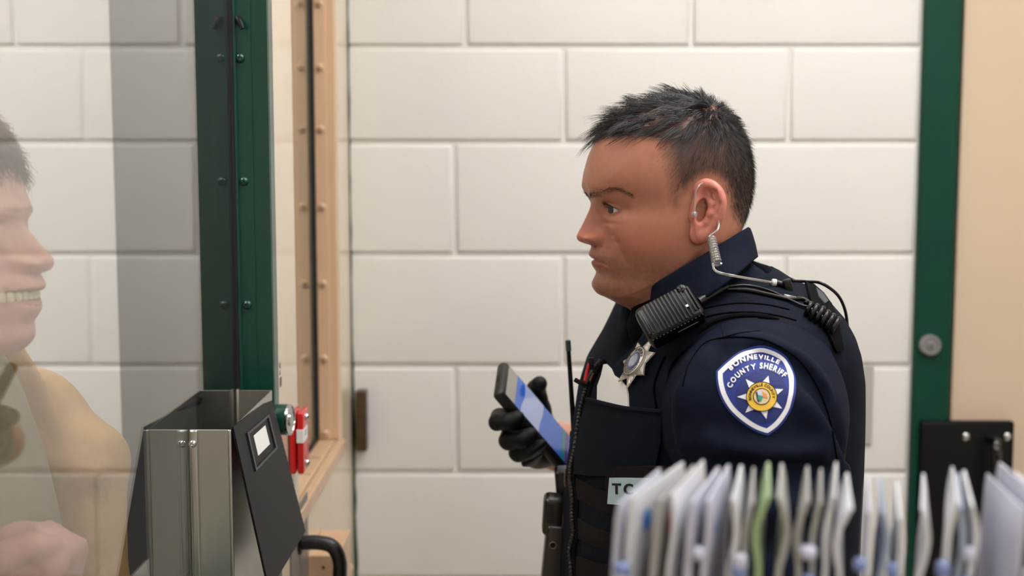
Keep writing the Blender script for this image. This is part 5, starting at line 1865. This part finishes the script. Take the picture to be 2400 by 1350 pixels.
tint(0.75 * h2.lip.ravel(), lin(196, 120, 112))
tint(0.6 * G2(30, 492, 26, 7), lin(120, 92, 74))
hm2 = np.clip((np.interp(Xp, [-420, -300, -230, -120, -20, 20], [560, 560, 470, 430, 405, 396]) - Yp) / 18, 0, 1)
tint(0.7 * hm2, lin(112, 88, 68))
c2_ = np.stack([h2.mirror_cols(col.reshape(h2.NL, h2.NC, 3)[..., k]) for k in range(3)], 1)
# fist, forearm and hidden core of the body
FX = np.array(P(40, 1318, 1.085))


def fist(p):
    fx, fy, fz = np.array((1, 0, 0.0)), np.array((0, 1, 0.0)), np.array((0, 0, 1.0))
    d = d_ell(p, FX, (0.036, 0.034, 0.036))
    for k in range(4):
        y = -0.026 + 0.018 * k
        kn = FX + fx * (0.018 - 0.002 * abs(k - 1)) + fy * y + fz * (0.026 - 0.004 * abs(k - 1))
        pts = [FX + fy * y * 0.9 + fz * 0.008 - fx * 0.01, kn, kn + fx * 0.024 - fz * 0.014, kn + fx * 0.018 - fz * 0.040, kn - fx * 0.006 - fz * 0.046]
        d = smin(d, d_chain(p, pts, [0.011, 0.0105, 0.0100, 0.0095, 0.0085], 0.003), 0.003)
    th = [FX - fx * 0.02 - fy * 0.03 + fz * 0.004, FX - fy * 0.040 + fz * 0.018 + fx * 0.002, FX + fx * 0.024 - fy * 0.036 + fz * 0.026, FX + fx * 0.038 - fy * 0.026 + fz * 0.022]
    d = smin(d, d_chain(p, th, [0.014, 0.0125, 0.011, 0.0095], 0.004), 0.003)
    return d


SHn, SHf2 = np.array(P(-300, 1010, 0.98)), np.array(P(-150, 985, 1.31))
MDf2 = np.array(P(60, 990, 1.30))
ELn = np.array(P(-420, 1560, 0.98))
ELf2, WRf2 = np.array(P(188, 1085, 1.285)), np.array(P(190, 1400, 1.27))
nb = np.array(P(-250, 960, 1.14))


def core2(p):
    d = smin(fist(p), d_chain(p, [FX - np.array((0.03, 0, 0.01)), ELn, SHn, nb, SHf2, ELf2, WRf2], [0.027, 0.040, 0.05, 0.055, 0.05, 0.034, 0.03], 0.01), 0.014)
    return smin(d, d_capsule(p, nb, np.array(P(-240, 860, 1.13)), 0.055, 0.05), 0.02)


bb = np.stack([FX, ELn, SHn, nb, SHf2, ELf2, WRf2])
av2, af2 = polygonize(core2, bb.min(0) - 0.09, bb.max(0) + 0.09, 0.0042)
nv = len(v2)
p2o = mesh('person', np.concatenate([v2, av2]), f2_ + (af2 + nv).tolist(), skin_mat('visitor_skin', 0.45))
set_attr(p2o, 'skin', np.concatenate([c2_, np.tile(lin(228, 172, 160), (len(av2), 1))]))
props(p2o, 'smiling person in a tan coat with one fist raised, behind the glass', 'person')
fe2, le2, ue2, R2 = h2.eye
for s in (1, -1):
    c = h2.world(np.array(fe2), np.array(s * le2), np.array(ue2))
    gz = Vector((0.99, 0.1, 0.0)).normalized()
    m = bpy.data.materials.new('eyeball'); m.use_nodes = True
    eye_mat(m, tuple(c), tuple(gz), srgb(96, 84, 60))
    MB().lathe(Vector(c) - gz * R2, gz, [(R2 * math.sin(math.pi * i / 24), R2 - R2 * math.cos(math.pi * i / 24)) for i in range(25)], 28).out('eye', m, p2o)
# teeth: an arch of separate crowns
um = h2.uy(692)
for k in range(-5, 6):
    x = k * 0.0062
    fc = h2.fx(66) - abs(k) ** 2 * 0.00055
    c = Vector(h2.world(np.array(fc), np.array(x), np.array(um + 0.0012)))
    MB().obox(c, Vector(h2.f), Vector(h2.l), Vector((0, 0, 1)), (0.005, 0.0060, 0.0085), 0.0012).out('tooth', mat('tooth', srgb(232, 222, 190), 0.3), p2o)
# hair
mask2 = hm2.reshape(h2.NL, h2.NC)
du = np.gradient(W2, axis=0); dc = np.gradient(W2, axis=1)
nr2 = np.cross(dc, du); ar2 = np.linalg.norm(nr2, axis=2); nr2 /= ar2[..., None] + 1e-12
ctr2 = h2.world(np.array(-0.01), np.array(0.0), np.array(0.03))
nr2 *= np.sign(((W2 - ctr2) * nr2).sum(-1, keepdims=True) + 1e-9)
w = (ar2 * mask2).ravel(); w /= w.sum()
cnt = 9000
pick = rng.choice(len(w), cnt, p=w)
root = W2.reshape(-1, 3)[pick]; nn = nr2.reshape(-1, 3)[pick]
far = rng.rand(cnt) < 0.5
refl = lambda v: v - 2 * (v @ h2.l)[:, None] * h2.l
root = np.where(far[:, None], h2.o + refl(root - h2.o), root); nn = np.where(far[:, None], refl(nn), nn)
wh = h2.world(np.array(-0.06), np.array(0.0), np.array(0.11))
flow = root - wh; flow -= (flow * nn).sum(1, keepdims=True) * nn; flow /= np.linalg.norm(flow, axis=1, keepdims=True) + 1e-9
flow += rng.randn(cnt, 3) * 0.25
d0 = flow * 0.8 + nn * 0.6; d0 /= np.linalg.norm(d0, axis=1, keepdims=True)
L = 0.024 * (0.6 + 0.6 * rng.rand(cnt)); t_ = np.linspace(0, 1, 6)
curlv = rng.randn(cnt, 3)
paths = root[:, None] + d0[:, None] * (L[:, None] * t_)[..., None] - nn[:, None] * (0.45 * L[:, None] * t_ ** 2)[..., None] + curlv[:, None] * (0.0022 * np.sin(t_ * 6))[None, :, None]
strands('hair', None, paths, np.full(cnt, 0.00036), mat('brown_hair', srgb(104, 82, 62), 0.45), p2o)

# clothes
M_coat = mat('tan_leather_coat', srgb(204, 160, 106), 0.6, var=0.12, vscale=20, bump=0.4, bscale=160, bump2=0.3, b2scale=25, dist=0.002)
M_olive = mat('olive_shirt', srgb(150, 138, 112), 0.85, var=0.1, vscale=30, weave=0.3)
TB = np.array(P(-215, 1500, 1.15))


def under(p):
    d = d_ell(p, TB, (0.135, 0.165, 0.34))
    d = smin(d, d_chain(p, [SHn * 0.8 + nb * 0.2, nb - np.array((0, 0, 0.05)), SHf2 * 0.8 + nb * 0.2], [0.06, 0.07, 0.06], 0.03), 0.05)
    return d - 0.004 * (vnoise(p.astype(float) * 28, 2) - 0.5)


lo2, hi2 = TB + np.array((-0.26, -0.30, -0.28)), TB + np.array((0.30, 0.30, 0.40))
sdf_mesh('shirt', lambda p: smax(under(p), -d_capsule(p, P(-240, 960, 1.13), P(-240, 800, 1.13), 0.062), 0.006), lo2, hi2, 0.0055, M_olive, p2o)


def coat(p):
    d = under(p) - 0.022
    q = p - TB.astype(np.float32)
    opening = smax(0.045 - q[:, 0] + 0.15 * np.abs(q[:, 1] - 0.0) - 0.05, np.abs(q[:, 1] + 0.01) - 0.10, 0.01)
    d = smax(d, -smax(opening, -0.10 + 0 * d, 0.01), 0.01)
    arm = d_chain(p, [SHf2, MDf2, ELf2, WRf2, WRf2 - np.array((0, 0, 0.05))], [0.062, 0.053, 0.042, 0.041, 0.041], 0.015)
    d = smin(d, arm, 0.02)
    arm = d_chain(p, [SHn, ELn, FX * 0.4 + ELn * 0.6], [0.072, 0.058, 0.046], 0.012)
    d = smin(d, arm, 0.02)
    for (a, b, r) in ((P(60, 1060, 1.245), P(150, 1090, 1.24), 0.010), (P(130, 1120, 1.243), P(215, 1110, 1.245), 0.010)):
        d = smin(d, d_capsule(p, a, b, r), 0.016)
    d = d - 0.004 * (vnoise(p.astype(float) * 26, 4) - 0.5)
    return smax(d, -d_capsule(p, P(-240, 940, 1.13), P(-240, 800, 1.13), 0.070), 0.006)


sdf_mesh('coat', coat, np.minimum(lo2, ELn - 0.1), np.maximum(hi2, WRf2 + 0.08), 0.0048, M_coat, p2o)
# turned-up coat collar
cl = [P(-330, 900, 1.05), P(-190, 905, 1.04), P(-60, 925, 1.06), P(10, 960, 1.10)]
hip2 = np.array((TB[0] - 0.06, TB[1], 0.96))


def trs2(p):
    d = d_ell(p, hip2, (0.15, 0.175, 0.17))
    d = smin(d, d_capsule(p, hip2, hip2 + np.array((0, 0, 0.25)), 0.13, 0.12), 0.05)
    for s in (1, -1):
        a = hip2 + np.array((0, 0.095 * s, -0.06))
        d = smin(d, d_chain(p, [a, a + np.array((0.01, 0.01 * s, -0.42)), a + np.array((0, 0.01 * s, -0.82))], [0.09, 0.068, 0.058], 0.03), 0.03)
    return d


sdf_mesh('trousers', trs2, hip2 - np.array((0.2, 0.25, 0.96)), hip2 + np.array((0.2, 0.25, 0.42)), 0.010, mat('dark_denim', srgb(44, 50, 66), 0.85), p2o)
for s in (1, -1):
    a = hip2 + np.array((0.0, 0.105 * s, 0)); a[2] = 0
    sdf_mesh('shoe', lambda p: smax(smin(d_capsule(p, a + np.array((-0.02, 0, 0.09)), a + np.array((-0.02, 0, 0.05)), 0.05, 0.045), d_capsule(p, a + np.array((-0.03, 0, 0.042)), a + np.array((0.15, 0, 0.034)), 0.042, 0.038), 0.03), 0.002 - p[:, 2], 0.004),
             a - np.array((0.14, 0.1, 0.02)), a + np.array((0.24, 0.1, 0.17)), 0.006, M_brown, p2o)

# ------------------------------------------------------------------ file cards in the foreground
ORD = ['first', 'second', 'third', 'fourth', 'fifth', 'sixth', 'seventh', 'eighth', 'ninth', 'tenth', 'eleventh', 'twelfth', 'thirteenth', 'fourteenth', 'fifteenth', 'sixteenth', 'seventeenth', 'eighteenth',
       'nineteenth', 'twentieth', 'twenty-first', 'twenty-second', 'twenty-third', 'twenty-fourth', 'twenty-fifth', 'twenty-sixth', 'twenty-seventh', 'twenty-eighth', 'twenty-ninth', 'thirtieth']
random.seed(11)
YF, YN = 0.80, 0.715
# top tip (px, py), sideways shift of the near edge (px), curl (px), lean of the foot (px), colour, sticker
W_, G_, L_, BL, GR = (224, 223, 226), (176, 173, 168), (206, 205, 220), (164, 178, 198), (160, 186, 136)
CARDS = [(1546, 1098, -95, 0, -30, L_, None), (1600, 1083, -118, 0, -35, W_, (40, 110, 190)), (1626, 1090, -80, 0, -40, G_, (190, 70, 60)), (1650, 1078, -70, 4, -30, W_, (214, 190, 60)), (1684, 1094, -60, 0, -30, L_, None), (1709, 1089, -46, 3, -32, L_, (60, 120, 190)),
         (1740, 1090, -14, 6, -36, W_, None), (1764, 1095, -4, -5, -30, G_, None), (1796, 1083, -4, -10, -28, GR, None), (1837, 1086, 2, 10, -26, G_, None), (1889, 1092, -2, -8, -30, G_, None), (1922, 1098, -2, -5, -34, G_, None),
         (1957, 1083, -4, -6, -40, W_, None), (1980, 1108, 4, -12, -28, W_, None), (2034, 1116, 4, 0, -20, L_, None), (2066, 1116, 14, 8, -40, BL, None), (2104, 1128, 12, 4, -30, W_, None), (2168, 1110, 6, 8, -38, W_, None),
         (2230, 1094, 12, -4, -52, W_, None), (2246, 1108, 16, 4, -30, BL, None), (2262, 1102, 28, 6, -30, W_, None), (2314, 1110, 92, 0, -40, L_, None), (2343, 1084, 100, 0, -40, L_, None), (2382, 1106, 96, 0, -40, W_, (190, 120, 110))]
zfoot = P(1900, 1085, YF).z - 0.135
CG = 'sleeved cards in the foreground rack'
for i, (px, py, dx, curl, lean, c, stk) in enumerate(CARDS):
    m = mat('card_%d_%d_%d' % c, srgb(*c), 0.35, var=0.08, vscale=30, coat=0.3)
    topf, topn = P(px, py, YF), P(px + dx, py, YN)
    topn.z = topf.z
    ft = P(px + lean * 0.4 - 14, 1350, YF); fn = P(px + dx + lean - 6, 1350, YN)
    foot_f = Vector((ft.x, YF, zfoot)); foot_n = Vector((fn.x, YN, zfoot))
    nu, nvv = 6, 28
    th_ = 0.0024 + 0.0014 * random.random()
    side = (topn - topf).cross(Vector((0, 0, 1))).normalized()
    front, backv = [], []
    for a in range(nu + 1):
        for b in range(nvv + 1):
            u, v = a / nu, b / nvv
            p = (topf * (1 - u) + topn * u) * (1 - v) + (foot_f * (1 - u) + foot_n * u) * v
            v_ = min(v / 0.30, 1.0)
            s = curl * 0.00034 * (math.sin(v_ * math.pi) * 1.0 - 0.9 * max(0, 0.40 - v_) / 0.40) * (0.4 + 0.6 * u)
            p = p - Vector((s, 0, 0)) * -1
            e = min(1.0, 0.45 + v * 9, )
            front.append(p + side * th_ * 0.5 * e); backv.append(p - side * th_ * 0.5 * e)
    K_ = len(front); idf = lambda a, b: a * (nvv + 1) + b
    Fc = []
    for a in range(nu):
        for b in range(nvv):
            Fc.append((idf(a, b), idf(a + 1, b), idf(a + 1, b + 1), idf(a, b + 1)))
            Fc.append((K_ + idf(a, b), K_ + idf(a, b + 1), K_ + idf(a + 1, b + 1), K_ + idf(a + 1, b)))
    for a in range(nu):
        Fc.append((idf(a, 0), K_ + idf(a, 0), K_ + idf(a + 1, 0), idf(a + 1, 0))); Fc.append((idf(a, nvv), idf(a + 1, nvv), K_ + idf(a + 1, nvv), K_ + idf(a, nvv)))
    for b in range(nvv):
        Fc.append((idf(0, b), idf(0, b + 1), K_ + idf(0, b + 1), K_ + idf(0, b))); Fc.append((idf(nu, b), K_ + idf(nu, b), K_ + idf(nu, b + 1), idf(nu, b + 1)))
    cd = empty('file_card', ((foot_f + foot_n) / 2), '%s sleeved card from the left in the blurred foreground rack' % ORD[i], 'card', CG)
    sl = mesh('sleeve', front + backv, Fc, m, cd, True, 60)
    if stk:
        cpt = (topf * 0.25 + topn * 0.75) * 0.86 + (foot_f * 0.25 + foot_n * 0.75) * 0.14
        sgn = 1 if side.dot(Vector((0, 0, CAMZ)) - cpt) > 0 else -1
        MB().lathe(cpt + side * sgn * th_ * 0.55, side * sgn, [(0.0065, 0), (0.0065, 0.0006), (0, 0.0007)], 20).out('sticker', mat('sticker_%d_%d_%d' % stk, srgb(*stk), 0.5), cd)
    if random.random() < 0.62:
        q = topn * 0.74 + foot_n * 0.26
        MB().obox(q + Vector((0.004 * random.choice((-1, 1)), -0.004, random.uniform(-0.012, 0.008))), (1, 0, 0), (0, 1, 0), (0, 0, 1), (random.uniform(0.006, 0.010), 0.008, random.uniform(0.008, 0.014)), 0.003, 3) \
            .out('plastic_tab', mat(('tab_blue', 'tab_pale')[i % 2], (srgb(120, 138, 190), srgb(206, 206, 226))[i % 2], 0.15, coat=0.6), cd)

xa, xb = P(1380, 1350, YN).x, P(2480, 1350, YF).x
rack = empty('card_rack', ((xa + xb) / 2, (YF + YN) / 2, 1.10), 'dark metal rack holding the blurred sleeved cards on the counter', 'rack')
MB().box((xa, YN - 0.01, zfoot - 0.012), (xb, YF + 0.01, zfoot - 0.0005), 0.002).out('tray', M_black, rack, False)
MB().box((xa, YN - 0.012, zfoot - 0.012), (xb, YN - 0.009, zfoot + 0.012), 0.001).out('lip', M_black, rack, False)
MB().tube([((xa + xb) / 2, (YF + YN) / 2, 1.11), ((xa + xb) / 2, (YF + YN) / 2, zfoot - 0.012)], 0.012, 16).out('post', M_black, rack)
MB().lathe(((xa + xb) / 2, (YF + YN) / 2, 1.10), (0, 0, 1), [(0.09, 0), (0.09, 0.008), (0.02, 0.014), (0, 0.014)], 32).out('base', M_black, rack)
ct_ = empty('counter', (0.55, 0.70, 0), 'plain laminate counter carrying the card rack', 'counter')
MB().box((0.02, 0.46, 1.06), (1.10, 0.98, 1.10), 0.004).out('worktop', mat('laminate', srgb(150, 138, 122), 0.35, var=0.06, vscale=30), ct_, False)
MB().box((0.06, 0.50, 0.0), (1.06, 0.94, 1.06), 0.002).out('body', mat('counter_body', srgb(170, 160, 146), 0.5), ct_, False)
